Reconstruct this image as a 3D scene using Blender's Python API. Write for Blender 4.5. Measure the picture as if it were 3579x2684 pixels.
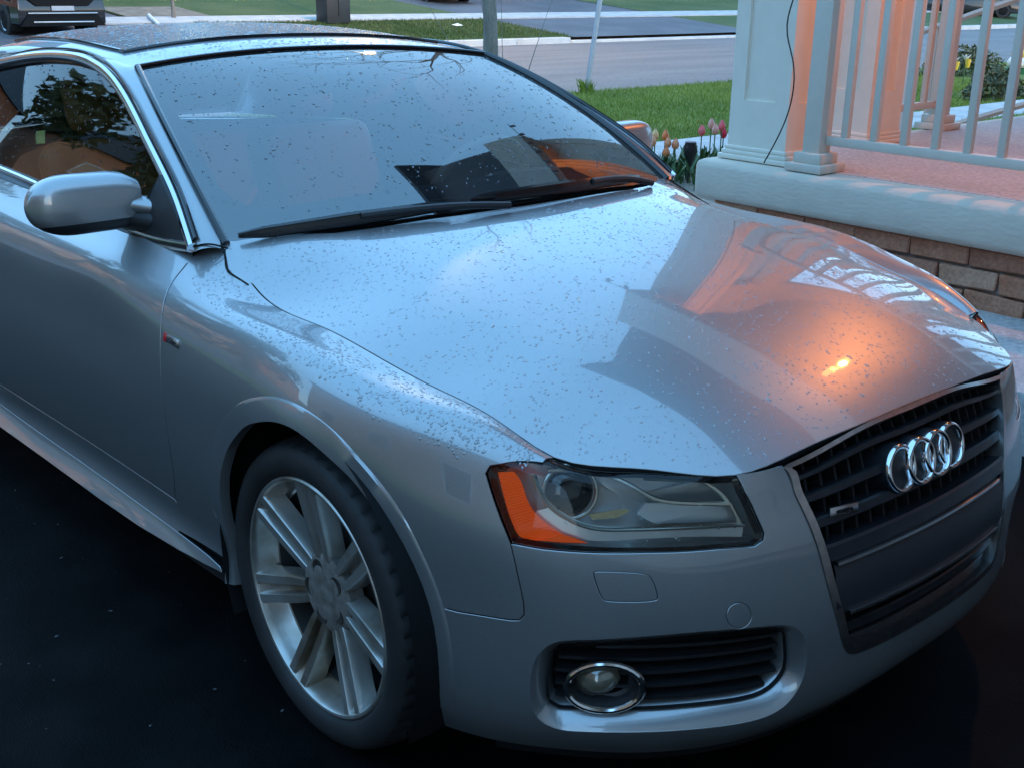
import bpy, bmesh, math, random
import numpy as np
from mathutils import Vector, Matrix
from mathutils.geometry import delaunay_2d_cdt
for o in list(bpy.data.objects): bpy.data.objects.remove(o)
SC=bpy.context.scene; COL=SC.collection
RNG=np.random.default_rng(7); random.seed(7)
rad=math.radians
TILT=rad(1.9)                       # the driveway rises towards the garage
RT=np.array([[math.cos(TILT),0,-math.sin(TILT)],[0,1,0],[math.sin(TILT),0,math.cos(TILT)]])
def cw(p): return RT@np.asarray(p,float)
# ---------------------------------------------------------------- camera, sky, sun, exposure
cam=bpy.data.cameras.new('camera'); camo=bpy.data.objects.new('camera',cam); COL.objects.link(camo)
cam.sensor_width=36; cam.lens=36*4040.0/3579; cam.clip_start=.05; cam.clip_end=600
_r=np.array([0.66025372,0.75100185,-0.00782542]);_u=np.array([-0.22619007,0.2087722,0.95144743]);_f=np.array([-0.71617251,0.62642668,-0.30771179])
_r,_u,_f=cw(_r),cw(_u),cw(_f); _o=cw([1.80972908,-1.93325763,1.43160461])
camo.matrix_world=Matrix([[_r[0],_u[0],-_f[0],_o[0]],[_r[1],_u[1],-_f[1],_o[1]],[_r[2],_u[2],-_f[2],_o[2]],[0,0,0,1]])
SC.camera=camo
W=bpy.data.worlds.new('World'); SC.world=W; W.use_nodes=True
nt=W.node_tree; bg=nt.nodes['Background']
sky=nt.nodes.new('ShaderNodeTexSky'); sky.sky_type='NISHITA'; sky.sun_disc=False
SUN_EL,SUN_ROT=rad(8),rad(100)
sky.sun_elevation=SUN_EL; sky.sun_rotation=SUN_ROT; sky.air_density=1.0; sky.dust_density=1.0; sky.ozone_density=1.6
wb=nt.nodes.new('ShaderNodeMix'); wb.data_type='RGBA'; wb.blend_type='MULTIPLY'; wb.inputs[0].default_value=1; wb.inputs[7].default_value=(1,1,1.05,1)   # dusk white balance
oc=nt.nodes.new('ShaderNodeMix'); oc.data_type='RGBA'; oc.inputs[0].default_value=.72; oc.inputs[7].default_value=(.68,1.76,3.1,1)   # even rain-cloud cover
nt.links.new(sky.outputs[0],wb.inputs[6]); nt.links.new(wb.outputs[2],oc.inputs[6]); nt.links.new(oc.outputs[2],bg.inputs[0]); bg.inputs[1].default_value=.15
sun=bpy.data.lights.new('sun','SUN'); sun.energy=.08; sun.angle=rad(25); sun.color=(1,.9,.8)
suno=bpy.data.objects.new('sun',sun); COL.objects.link(suno); suno.rotation_euler=(rad(80),0,rad(80))
SC.view_settings.view_transform='Standard'; SC.view_settings.look='None'; SC.view_settings.gamma=1
SC.view_settings.exposure=2.42; SC.view_settings.use_curve_mapping=False
SC.render.engine='CYCLES'
try:
    SC.cycles.max_bounces=10; SC.cycles.transparent_max_bounces=12; SC.cycles.caustics_reflective=False; SC.cycles.caustics_refractive=False
    SC.cycles.use_denoising=True; SC.cycles.sample_clamp_indirect=6
except Exception: pass
# ---------------------------------------------------------------- helpers
def tag(o,label=None,cat=None,group=None,kind=None):
    if label: o['label']=label
    if cat: o['category']=cat
    if group: o['group']=group
    if kind: o['kind']=kind
    return o
def empty(name,loc=(0,0,0),rot=(0,0,0),parent=None):
    o=bpy.data.objects.new(name,None); COL.objects.link(o); o.location=loc; o.rotation_euler=rot; o.empty_display_size=.1
    if parent: o.parent=parent
    return o
def link(name,me,mat,parent=None):
    if mat is not None and not me.materials: me.materials.append(mat)
    o=bpy.data.objects.new(name,me); COL.objects.link(o)
    if parent is not None: o.parent=parent
    return o
def mesh(name,V,F,mat,parent=None,smooth=True,ang=35,normals=None):
    me=bpy.data.meshes.new(name); V=np.asarray(V,float)
    me.from_pydata(V.tolist(),[],[list(map(int,f)) for f in F]); me.update()
    if smooth:
        me.polygons.foreach_set('use_smooth',np.ones(len(me.polygons),bool))
        if normals is not None: me.normals_split_custom_set_from_vertices(np.asarray(normals,float).tolist())
        elif ang<180: me.set_sharp_from_angle(angle=rad(ang))
    return link(name,me,mat,parent)
class MB:                                    # collects simple shapes for ONE mesh
    def __init__(s): s.V=[];s.F=[]
    def add(s,V,F):
        n=len(s.V); s.V+= [tuple(map(float,v)) for v in V]; s.F+=[[i+n for i in f] for f in F]; return s
    def box(s,a,b):
        x0,y0,z0=a;x1,y1,z1=b
        return s.add([(x0,y0,z0),(x1,y0,z0),(x1,y1,z0),(x0,y1,z0),(x0,y0,z1),(x1,y0,z1),(x1,y1,z1),(x0,y1,z1)],
          [(0,3,2,1),(4,5,6,7),(0,1,5,4),(1,2,6,5),(2,3,7,6),(3,0,4,7)])
    def tube(s,P,r,k=8,closed=False,r2=None,caps=True):
        V,F=tube_vf(P,r,k,closed,r2,caps); return s.add(V,F)
    def out(s,name,mat,parent=None,smooth=True,ang=35,bevel=0,seg=2):
        o=mesh(name,s.V,s.F,mat,parent,smooth,ang)
        if bevel:
            bm=bmesh.new(); bm.from_mesh(o.data); bmesh.ops.remove_doubles(bm,verts=bm.verts,dist=1e-5)
            bmesh.ops.bevel(bm,geom=list(bm.edges),offset=bevel,segments=seg,profile=.5,affect='EDGES',clamp_overlap=True)
            for f in bm.faces: f.smooth=True
            bm.to_mesh(o.data); bm.free(); o.data.set_sharp_from_angle(angle=rad(ang))
        return o
def tube_vf(P,r,k=8,closed=False,r2=None,caps=True):
    P=np.asarray(P,float); n=len(P); r=np.broadcast_to(np.asarray(r,float),(n,)); rb=r if r2 is None else np.broadcast_to(np.asarray(r2,float),(n,))
    T=np.roll(P,-1,0)-np.roll(P,1,0) if closed else np.gradient(P,axis=0)
    T/=np.linalg.norm(T,axis=1)[:,None]+1e-12
    up=np.array([0,0,1.]) if abs(T[0,2])<.9 else np.array([1.,0,0])
    V=[]
    for i in range(n):
        a=np.cross(T[i],up); a/=np.linalg.norm(a)+1e-12; b=np.cross(a,T[i]); up=b
        for j in range(k):
            t=2*math.pi*j/k; V.append(P[i]+a*r[i]*math.cos(t)+b*rb[i]*math.sin(t))
    F=[]
    for i in range(n if closed else n-1):
        for j in range(k):
            i2=(i+1)%n; F.append((i*k+j,i*k+(j+1)%k,i2*k+(j+1)%k,i2*k+j))
    if not closed and caps: F.append(tuple(range(k))[::-1]); F.append(tuple((n-1)*k+j for j in range(k)))
    return V,F
def tube(name,P,r,mat,parent=None,k=8,closed=False,r2=None): 
    V,F=tube_vf(P,r,k,closed,r2); return mesh(name,V,F,mat,parent)
def resamp(P,n,closed=False):
    P=np.asarray(P,float)
    if closed: P=np.vstack([P,P[:1]])
    t=np.concatenate([[0],np.cumsum(np.linalg.norm(np.diff(P,axis=0),axis=1))]); 
    s=np.linspace(0,t[-1],n+(1 if closed else 0))
    if len(P)>2 and not closed: Q=ncs(t)(s)@P
    else: Q=np.stack([np.interp(s,t,P[:,i]) for i in range(P.shape[1])],-1)
    return Q[:-1] if closed else Q
def lathe(prof,n,axis='y',a0=0,mod=None):        # profile (r,h) turned about an axis
    V=[];F=[];m=len(prof)
    for i in range(n):
        t=2*math.pi*i/n+a0
        for j,(r,h) in enumerate(prof):
            if mod: r=mod(i,j,r)
            c,s=r*math.cos(t),r*math.sin(t)
            V.append((c,h,s) if axis=='y' else (c,s,h) if axis=='z' else (h,c,s))
    for i in range(n):
        for j in range(m-1):
            a,b=i*m+j,((i+1)%n)*m+j; F.append((a,b,b+1,a+1) if axis!='y' else (a,a+1,b+1,b))
    return V,F
# ---------------------------------------------------------------- materials
def mat(name,color=(.5,.5,.5),rough=.5,metal=0,coat=0,coat_rough=.03,spec=.5,noise=None,bump=None,emit=None,ior=None,trans=0,stretch=(1,1,1),detail=4):
    m=bpy.data.materials.new(name); m.use_nodes=True; n=m.node_tree; b=n.nodes['Principled BSDF']
    b.inputs['Base Color'].default_value=(*color,1); b.inputs['Roughness'].default_value=rough; b.inputs['Metallic'].default_value=metal
    b.inputs['Coat Weight'].default_value=coat; b.inputs['Coat Roughness'].default_value=coat_rough; b.inputs['Specular IOR Level'].default_value=spec
    if ior: b.inputs['IOR'].default_value=ior
    b.inputs['Transmission Weight'].default_value=trans
    if emit: b.inputs['Emission Color'].default_value=(*emit[0],1); b.inputs['Emission Strength'].default_value=emit[1]
    tc=None
    def coords(sc=(1,1,1)):
        nonlocal tc
        if tc is None: tc=n.nodes.new('ShaderNodeTexCoord')
        mp=n.nodes.new('ShaderNodeMapping'); mp.inputs['Scale'].default_value=sc; n.links.new(tc.outputs['Object'],mp.inputs[0]); return mp.outputs[0]
    if noise:                                       # (scale, colour2, lo, hi[, scale2])
        sc,c2,lo,hi=noise[:4]
        t=n.nodes.new('ShaderNodeTexNoise'); t.inputs['Scale'].default_value=sc; t.inputs['Detail'].default_value=detail; n.links.new(coords(stretch),t.inputs['Vector'])
        r=n.nodes.new('ShaderNodeValToRGB'); r.color_ramp.elements[0].position=lo; r.color_ramp.elements[1].position=hi
        r.color_ramp.elements[0].color=(*color,1); r.color_ramp.elements[1].color=(*c2,1)
        n.links.new(t.outputs['Fac'],r.inputs[0]); src=r.outputs[0]
        if len(noise)>4:
            t2=n.nodes.new('ShaderNodeTexNoise'); t2.inputs['Scale'].default_value=noise[4]; t2.inputs['Detail'].default_value=6; n.links.new(coords(stretch),t2.inputs['Vector'])
            mx=n.nodes.new('ShaderNodeMix'); mx.data_type='RGBA'; mx.blend_type='OVERLAY'; mx.inputs[0].default_value=.6
            n.links.new(src,mx.inputs[6]); n.links.new(t2.outputs['Fac'],mx.inputs[7]); src=mx.outputs[2]
        n.links.new(src,b.inputs['Base Color'])
    if bump:                                        # (scale, strength, distance)
        t=n.nodes.new('ShaderNodeTexNoise'); t.inputs['Scale'].default_value=bump[0]; t.inputs['Detail'].default_value=5; n.links.new(coords(bump[3] if len(bump)>3 else (1,1,1)),t.inputs['Vector'])
        bp=n.nodes.new('ShaderNodeBump'); bp.inputs['Strength'].default_value=bump[1]; bp.inputs['Distance'].default_value=bump[2]
        n.links.new(t.outputs['Fac'],bp.inputs['Height']); n.links.new(bp.outputs[0],b.inputs['Normal'])
    return m
def glass_mat(name,tint,ior,rough=.015,bump=None,haze=0):
    m=bpy.data.materials.new(name); m.use_nodes=True; n=m.node_tree; n.nodes.remove(n.nodes['Principled BSDF']); out=n.nodes['Material Output']
    tr=n.nodes.new('ShaderNodeBsdfTransparent'); tr.inputs[0].default_value=(*tint,1)
    gl=n.nodes.new('ShaderNodeBsdfGlossy'); gl.inputs['Roughness'].default_value=rough
    fr=n.nodes.new('ShaderNodeFresnel'); fr.inputs[0].default_value=ior
    mx=n.nodes.new('ShaderNodeMixShader'); n.links.new(fr.outputs[0],mx.inputs[0]); n.links.new(tr.outputs[0],mx.inputs[1]); n.links.new(gl.outputs[0],mx.inputs[2])
    last=mx.outputs[0]
    if haze:
        df=n.nodes.new('ShaderNodeBsdfDiffuse'); df.inputs[0].default_value=(.6,.65,.7,1)
        t=n.nodes.new('ShaderNodeTexNoise'); t.inputs['Scale'].default_value=3.0; tc=n.nodes.new('ShaderNodeTexCoord'); n.links.new(tc.outputs['Object'],t.inputs['Vector'])
        mt=n.nodes.new('ShaderNodeMath'); mt.operation='MULTIPLY'; mt.inputs[1].default_value=haze*2; n.links.new(t.outputs['Fac'],mt.inputs[0])
        m2=n.nodes.new('ShaderNodeMixShader'); n.links.new(mt.outputs[0],m2.inputs[0]); n.links.new(last,m2.inputs[1]); n.links.new(df.outputs[0],m2.inputs[2]); last=m2.outputs[0]
    if bump:
        t=n.nodes.new('ShaderNodeTexNoise'); t.inputs['Scale'].default_value=bump[0]; t.inputs['Detail'].default_value=3; tc=n.nodes.new('ShaderNodeTexCoord'); n.links.new(tc.outputs['Object'],t.inputs['Vector'])
        bp=n.nodes.new('ShaderNodeBump'); bp.inputs['Strength'].default_value=bump[1]; bp.inputs['Distance'].default_value=bump[2]; n.links.new(t.outputs['Fac'],bp.inputs['Height']); n.links.new(bp.outputs[0],gl.inputs['Normal'])
    n.links.new(last,out.inputs[0]); return m
M={}
M['paint']=mat('silver_grey_paint',(.29,.30,.31),.38,.72,1.0,.03,noise=(900,(.35,.36,.37),.35,.65))
M['paint'].node_tree.nodes['Principled BSDF'].inputs['Coat IOR'].default_value=1.85
M['black']=mat('black_void',(.006,.006,.007),.7,spec=.2)
M['trim']=mat('black_plastic',(.014,.014,.016),.45,bump=(400,.1,.001))
M['gloss']=mat('gloss_black',(.008,.008,.01),.12,coat=.5)
M['slat']=mat('grille_grey',(.013,.0135,.017),.34,.1,noise=(40,(.022,.022,.026),.45,.75))
M['web']=mat('grille_web_grey',(.005,.005,.006),.7)
M['plate']=mat('grille_plate',(.018,.018,.022),.45)
M['chrome']=mat('chrome',(.72,.73,.75),.10,1.0,bump=(30,.03,.003))
M['satin']=mat('satin_chrome',(.50,.51,.53),.27,1.0)
M['frame']=mat('dull_chrome',(.42,.41,.41),.30,1.0,noise=(60,(.56,.54,.52),.4,.7))
M['alloy']=mat('dirty_alloy',(.50,.48,.45),.30,.75,noise=(9,(.24,.18,.12),.46,.72),detail=8,bump=(60,.15,.002))
M['hub']=mat('corroded_hub',(.12,.105,.09),.65,.3,noise=(40,(.24,.22,.20),.35,.7),detail=8,bump=(120,.4,.002))
M['rust_shade']=mat('shaded_rusty_bolt',(.022,.015,.011),.8)  # rust brown, darkened further so the shade inside the bolt holes is painted in
M['tyre']=mat('tyre_rubber',(.010,.010,.011),.66,noise=(14,(.019,.018,.019),.4,.7),bump=(200,.15,.001))
M['barrel']=mat('inner_barrel',(.035,.034,.033),.6,.3)
M['disc']=mat('brake_disc',(.10,.10,.10),.45,.7)
M['amber']=mat('amber_reflector',(.80,.105,.008),.28,coat=1.0,emit=((.9,.10,.006),.05))  # faint emission adds a glow; the reflector itself is no lamp
M['lens']=glass_mat('headlight_lens',(.86,.87,.86),1.42,.02)
M['headin']=mat('headlight_housing',(.62,.61,.59),.28,.4)
M['headchrome']=mat('headlight_chrome',(.62,.58,.50),.25,.9)
M['headgold']=mat('headlight_warm_reflector',(.55,.45,.27),.22,.9)
M['reflector']=mat('fog_reflector',(.92,.82,.58),.3,0)
M['glassball']=glass_mat('lamp_glass',(.9,.9,.86),1.4)
M['wind']=glass_mat('windscreen_glass',(.78,.86,.90),2.8,.02,None,.012)
M['sideglass']=glass_mat('side_glass',(.50,.54,.52),1.5,.015)
M['roofglass']=mat('wet_roof_glass',(.022,.021,.028),.22,spec=.5,bump=(120,1.0,.008,(1,1,1)))
M['water']=mat('water_drop',(.96,.98,1),.0,trans=1.0,ior=1.33)
M['bead']=mat('rain_bead',(.30,.31,.32),.40,.65,1.0,.0)
M['bead'].node_tree.nodes['Principled BSDF'].inputs['Coat IOR'].default_value=1.5
M['leather']=mat('brown_leather',(.42,.17,.05),.5,bump=(90,.2,.003))
M['dash']=mat('dashboard',(.09,.08,.075),.55,bump=(300,.2,.001))
M['dashtan']=mat('dashboard_trim',(.50,.33,.22),.45)
M['red']=mat('badge_red',(.55,.01,.02),.3,coat=.6)
M['asphalt']=mat('wet_asphalt',(.0030,.0032,.0038),.55,noise=(5,(.0070,.0074,.0082),.42,.75,160),bump=(220,.5,.004),spec=.03)
M['road']=mat('road_asphalt',(.165,.135,.128),.75,noise=(.9,(.225,.185,.172),.35,.7,30),stretch=(1.6,.25,1),bump=(120,.3,.01))
M['fardrive']=mat('far_driveway',(.075,.078,.09),.6,noise=(.6,(.12,.12,.135),.4,.7,20))
M['conc']=mat('concrete',(.40,.39,.385),.85,noise=(3,(.52,.51,.50),.3,.7,60),bump=(90,.25,.004))
M['kerb']=mat('kerb_concrete',(.48,.45,.43),.85,noise=(2,(.60,.57,.54),.3,.7,40))
M['stone']=mat('rough_stone',(.57,.49,.40),.85,noise=(6,(.65,.57,.47),.25,.75),bump=(26,.32,.012,(1,1,2.6)),detail=6)
M['porchfloor']=mat('porch_floor',(.44,.40,.38),.8,noise=(2.5,(.52,.47,.45),.3,.7,50),bump=(140,.2,.003))
M['vinyl']=mat('taupe_painted_wood',(.76,.69,.58),.5,noise=(12,(.80,.73,.62),.3,.7),bump=(160,.06,.002))
M['rail']=mat('taupe_rail',(.60,.54,.455),.45,noise=(14,(.64,.58,.49),.3,.7))
M['white']=mat('white_paint',(.74,.74,.72),.5)
M['lawn']=mat('lawn',(.10,.14,.012),.9,noise=(1.1,(.17,.21,.022),.3,.7,90),bump=(70,.9,.03))
M['farlawn']=mat('far_lawn',(.045,.085,.016),.9,noise=(.5,(.10,.125,.04),.35,.7,25),bump=(20,.8,.05))
M['soil']=mat('soil',(.17,.14,.11),.95,noise=(3,(.28,.23,.18),.3,.7,40),bump=(20,.8,.04))
M['blade']=mat('grass_blade',(.13,.20,.014),.6,noise=(.8,(.23,.29,.028),.3,.7),trans=0)
M['leaf']=mat('tulip_leaf',(.045,.11,.035),.45,noise=(7,(.09,.17,.06),.3,.7))
M['bark']=mat('grey_bark',(.16,.14,.12),.9,noise=(4,(.26,.23,.20),.3,.7,30),stretch=(3,3,.6),bump=(14,.9,.03,(3,3,.6)))
M['galv']=mat('galvanised_steel',(.42,.43,.46),.45,.5,noise=(5,(.50,.51,.54),.3,.7))
M['foglens']=mat('fog_lens',(.15,.135,.10),.12,spec=.6,coat=1.0)
M['foglens'].node_tree.nodes['Principled BSDF'].inputs['Coat IOR'].default_value=2.0
M['crown']=mat('tree_leaf',(.035,.06,.018),.6,noise=(.5,(.07,.10,.03),.3,.7))
M['siding']=mat('dark_siding',(.07,.068,.07),.6)
M['mortar']=mat('mortar',(.33,.30,.27),.9,bump=(80,.5,.006))
M['darkgrey']=mat('dark_grey_metal',(.035,.037,.042),.5)
M['suvpaint']=mat('black_car_paint',(.012,.013,.017),.25,.2,1.0)
M['carglass']=mat('dark_car_glass',(.01,.012,.014),.05,coat=.6)
M['carwhite']=mat('white_car_paint',(.75,.76,.78),.3,coat=1)
M['wire']=mat('black_cable',(.02,.02,.02),.5)
BRICK=[mat('brick_%d'%i,c,.85,noise=(12,c2,.3,.7,70),bump=(60,.7,.008)) for i,(c,c2) in enumerate([((.40,.15,.08),(.50,.23,.14)),((.33,.13,.075),(.43,.19,.115)),((.46,.22,.13),(.56,.31,.20))])]
PORCH_W=15; STREET_W=700
# ---- natural cubic tensor spline
def ncs(t):
    n=len(t); h=np.diff(t); A=np.zeros((n,n)); B=np.zeros((n,n))
    A[0,0]=A[-1,-1]=1
    for i in range(1,n-1):
        A[i,i-1]=h[i-1]; A[i,i]=2*(h[i-1]+h[i]); A[i,i+1]=h[i]
        B[i,i-1]=6/h[i-1]; B[i,i]=-6/h[i-1]-6/h[i]; B[i,i+1]=6/h[i]
    M=np.linalg.solve(A,B)
    def basis(x):
        x=np.clip(np.asarray(x,float),t[0],t[-1])
        i=np.clip(np.searchsorted(t,x)-1,0,n-2); hh=h[i]
        a=(t[i+1]-x)/hh; b=1-a; I=np.eye(n)
        return a[:,None]*I[i]+b[:,None]*I[i+1]+(((a**3-a)*hh**2/6)[:,None]*M[i]+((b**3-b)*hh**2/6)[:,None]*M[i+1])
    return basis
class Surf:
    def __init__(s,u,v,G):
        s.u=np.asarray(u,float); s.v=np.asarray(v,float); s.G=np.asarray(G,float)
        s.bu=ncs(s.u); s.bv=ncs(s.v); s.post=None
    def __call__(s,u,v):
        u=np.ravel(u);v=np.ravel(v)
        P=np.einsum('ki,kj,ijc->kc',s.bu(u),s.bv(v),s.G)
        return s.post(P) if s.post else P
    def normal(s,u,v,e=4e-3):
        a=s(u+e,v)-s(u-e,v); b=s(u,v+e)-s(u,v-e)
        n=np.cross(a,b); return n/(np.linalg.norm(n,axis=1)[:,None]+1e-12)
# ---- wall stations: plan point, plan normal, rows (d,z)
AX=.02   # front wheel x
WZ=.33
FR=[.17,.24,.34,.45,.54,.60,.645,.68,.70]
def fr(d,z): return list(zip(d,z))
DOORZ=[.19,.28,.36,.47,.60,.72,.835,.885,.935]
ST=[
((.840,0),(1,0),fr([-.06,-.015,0,-.005,-.025,-.043,-.062,-.078,-.095],[.17,.23,.32,.43,.53,.60,.65,.69,.715])),
((.832,-.18),(.99,-.10),fr([-.055,-.012,0,-.005,-.024,-.04,-.058,-.072,-.088],[.17,.23,.32,.43,.53,.60,.65,.69,.711])),
((.803,-.36),(.95,-.31),fr([-.05,-.012,0,-.004,-.02,-.034,-.048,-.058,-.07],[.17,.23,.33,.43,.53,.595,.64,.67,.692])),
((.750,-.515),(.83,-.56),fr([-.05,-.012,0,-.002,-.014,-.025,-.035,-.043,-.05],[.17,.235,.34,.44,.54,.60,.645,.675,.693])),
((.665,-.645),(.70,-.71),fr([-.05,-.012,0,0,-.010,-.022,-.037,-.055,-.075],[.17,.24,.34,.45,.55,.61,.655,.685,.700])),
((.555,-.748),(.56,-.83),fr([-.05,-.012,0,0,-.006,-.018,-.032,-.052,-.078],[.17,.24,.34,.45,.56,.63,.684,.714,.712])),
((.425,-.828),(.42,-.91),fr([-.045,-.012,0,0,-.002,-.018,-.042,-.080,-.125],[.17,.24,.34,.46,.58,.665,.736,.767,.758])),
((.270,-.885),(.26,-.966),fr([-.04,-.012,0,0,.0,-.010,-.035,-.085,-.155],[.18,.25,.35,.46,.60,.69,.766,.794,.786])),
((.100,-.917),(.12,-.993),fr([-.035,-.015,-.005,0,.0,-.002,-.040,-.097,-.160],[.19,.27,.36,.47,.60,.71,.807,.821,.818])),
((-.10,-.925),(.02,-1),fr([-.035,-.02,-.012,-.004,0,-.002,-.040,-.100,-.162],[.19,.28,.36,.47,.60,.715,.831,.844,.840])),
((-.32,-.925),(0,-1),fr([-.012,-.034,-.026,-.008,0,-.004,-.040,-.105,-.162],[.19,.28,.36,.47,.60,.72,.838,.858,.860])),
((-.52,-.922),(0,-1),fr([-.002,-.042,-.032,-.012,-.001,-.005,-.036,-.108,-.175],[.19,.28,.36,.47,.60,.72,.844,.893,.925])),
((-.75,-.920),(0,-1),fr([.002,-.043,-.034,-.014,-.001,-.005,-.020,-.075,-.120],[.19,.28,.36,.47,.60,.725,.850,.905,.938])),
((-1.1,-.920),(0,-1),fr([.002,-.043,-.035,-.014,-.001,-.005,-.020,-.072,-.115],[.19,.28,.36,.47,.60,.73,.855,.915,.955])),
((-1.6,-.922),(0,-1),fr([.002,-.043,-.032,-.012,-.001,-.005,-.018,-.070,-.115],[.19,.28,.36,.47,.60,.735,.862,.930,.985])),
((-2.1,-.925),(0,-1),fr([.002,-.043,-.025,-.008,0,-.004,-.016,-.068,-.120],[.19,.28,.36,.47,.60,.74,.870,.945,1.005])),
((-2.6,-.925),(0,-1),fr([-.035,-.02,-.010,0,0,-.002,-.02,-.090,-.190],[.19,.28,.36,.47,.60,.74,.870,.950,1.000])),
((-3.1,-.895),(-.15,-.985),fr([-.05,-.02,-.005,0,0,-.005,-.03,-.11,-.22],[.21,.29,.38,.48,.60,.74,.860,.930,.970])),
((-3.45,-.80),(-.45,-.89),fr([-.06,-.02,0,0,-.005,-.02,-.05,-.12,-.2],[.23,.30,.40,.50,.61,.74,.850,.920,.955])),
((-3.68,-.55),(-.85,-.53),fr([-.06,-.02,0,0,-.02,-.05,-.07,-.10,-.15],[.24,.31,.41,.51,.62,.74,.850,.920,.95])),
((-3.76,0),(-1,0),fr([-.06,-.02,0,0,-.02,-.05,-.07,-.09,-.13],[.24,.31,.41,.51,.62,.74,.850,.920,.95])),
]
def build_wall():
    G=[];U=[0.]
    for i,((x,y),(a,b),rows) in enumerate(ST):
        k=np.hypot(a,b); a/=k;b/=k
        G.append([[x+a*d,y+b*d,z] for d,z in rows])
        if i: U.append(U[-1]+np.hypot(x-ST[i-1][0][0],y-ST[i-1][0][1]))
    G=np.array(G); m=G[1:10][::-1]*[1,-1,1]
    G=np.concatenate([m,G]); U=np.array(U); U=np.concatenate([-U[1:10][::-1],U])
    return Surf(U,np.arange(9)*.11,G)
def flare(P):
    # wheel-arch lip: flat band standing proud round both wheels
    P=P.copy()
    for cx,R0 in ((AX,.36),(AX-2.751,.36)):
        r=np.hypot(P[:,0]-cx,P[:,2]-WZ-.005)
        t=np.clip((r-R0-.022)/.034,0,1); t=t*t*(3-2*t)
        near=np.abs(P[:,1])>.6
        amt=np.where(near,.011*(1-t),0)
        n=np.where(P[:,1]>0,1,-1)
        P[:,1]+=n*amt
    return P
wall=build_wall()
# ---- hood: rows along x (u), columns y (v), z heights
HX=np.array([-.56,-.44,-.25,0.,.2,.36,.5,.6,.68,.76,.85])
HY=np.array([0,.2,.38,.52,.64,.72,.80])
HZ=np.array([
[.985,.984,.978,.965,.952,.940,.925],
[.972,.971,.965,.952,.928,.894,.856],
[.952,.951,.944,.926,.888,.854,.828],
[.918,.917,.908,.888,.856,.832,.808],
[.882,.880,.868,.847,.814,.791,.768],
[.846,.844,.831,.811,.784,.764,.735],
[.807,.804,.790,.768,.742,.722,.700],
[.775,.771,.756,.732,.708,.690,.672],
[.745,.741,.724,.701,.678,.66,.64],
[.708,.704,.688,.666,.645,.63,.61],
[.66,.656,.64,.62,.6,.58,.56]])
def build_hood():
    y=np.concatenate([-HY[1:][::-1],HY]); Z=np.concatenate([HZ[:,1:][:,::-1],HZ],1)
    X,Y=np.meshgrid(HX,y,indexing='ij')
    return Surf(HX,y,np.stack([X,Y,Z],-1))
hood=build_hood()
_ew=np.vstack([wall(np.linspace(1.84,.86,40),np.full(40,.88))]); _o=np.argsort(_ew[:,0]); _ew=_ew[_o]; _hc=_ew[:,2]-hood(_ew[:,0],-_ew[:,1])[:,2]
def _fit(P):                                         # the bonnet edge lies flush with the wings
    P=P.copy(); e=np.interp(P[:,0],_ew[:,0],-_ew[:,1]); k=np.clip((np.abs(P[:,1])-.40)/(e-.40),0,1.3); P[:,2]+=np.interp(P[:,0],_ew[:,0],_hc)*k*k*(3-2*np.minimum(k,1)); return P
hood.post=_fit
# ---- windshield: u lateral -1..1, v 0 bottom .. 1 top
def ws_pt(u,v):
    u=np.ravel(u);v=np.ravel(v)
    wb,wt=.735,.597
    xb=-.36-.165*np.abs(u)**2.2; zb=.972-.032*u**2
    xt=-1.245+.04*u**2; zt=1.328-.034*np.abs(u)**2.2
    y=u*(wb+(wt-wb)*v+.035*v*(1-v)*4*.5)
    x=xb+(xt-xb)*v; z=zb+(zt-zb)*v
    bul=.058*v*(1-v)*4*(1-.55*u*u)
    return np.stack([x+bul*.45,y,z+bul*.9],-1)
class F2:
    def __init__(s,f): s.f=f
    def __call__(s,u,v): return s.f(u,v)
    normal=Surf.normal
wind=F2(ws_pt)
# ---- side glass surface  u=x, v=z
def sg_pt(x,z):
    x=np.ravel(x);z=np.ravel(z)
    t=z-.94
    y=-(.802-.30*t-.46*t*t*1.0) + .02*np.clip(x+.9,0,1) - .0*x + .05*np.clip(-1.7-x,0,9)**2
    return np.stack([x,y,z],-1)
side=F2(sg_pt)
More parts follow.
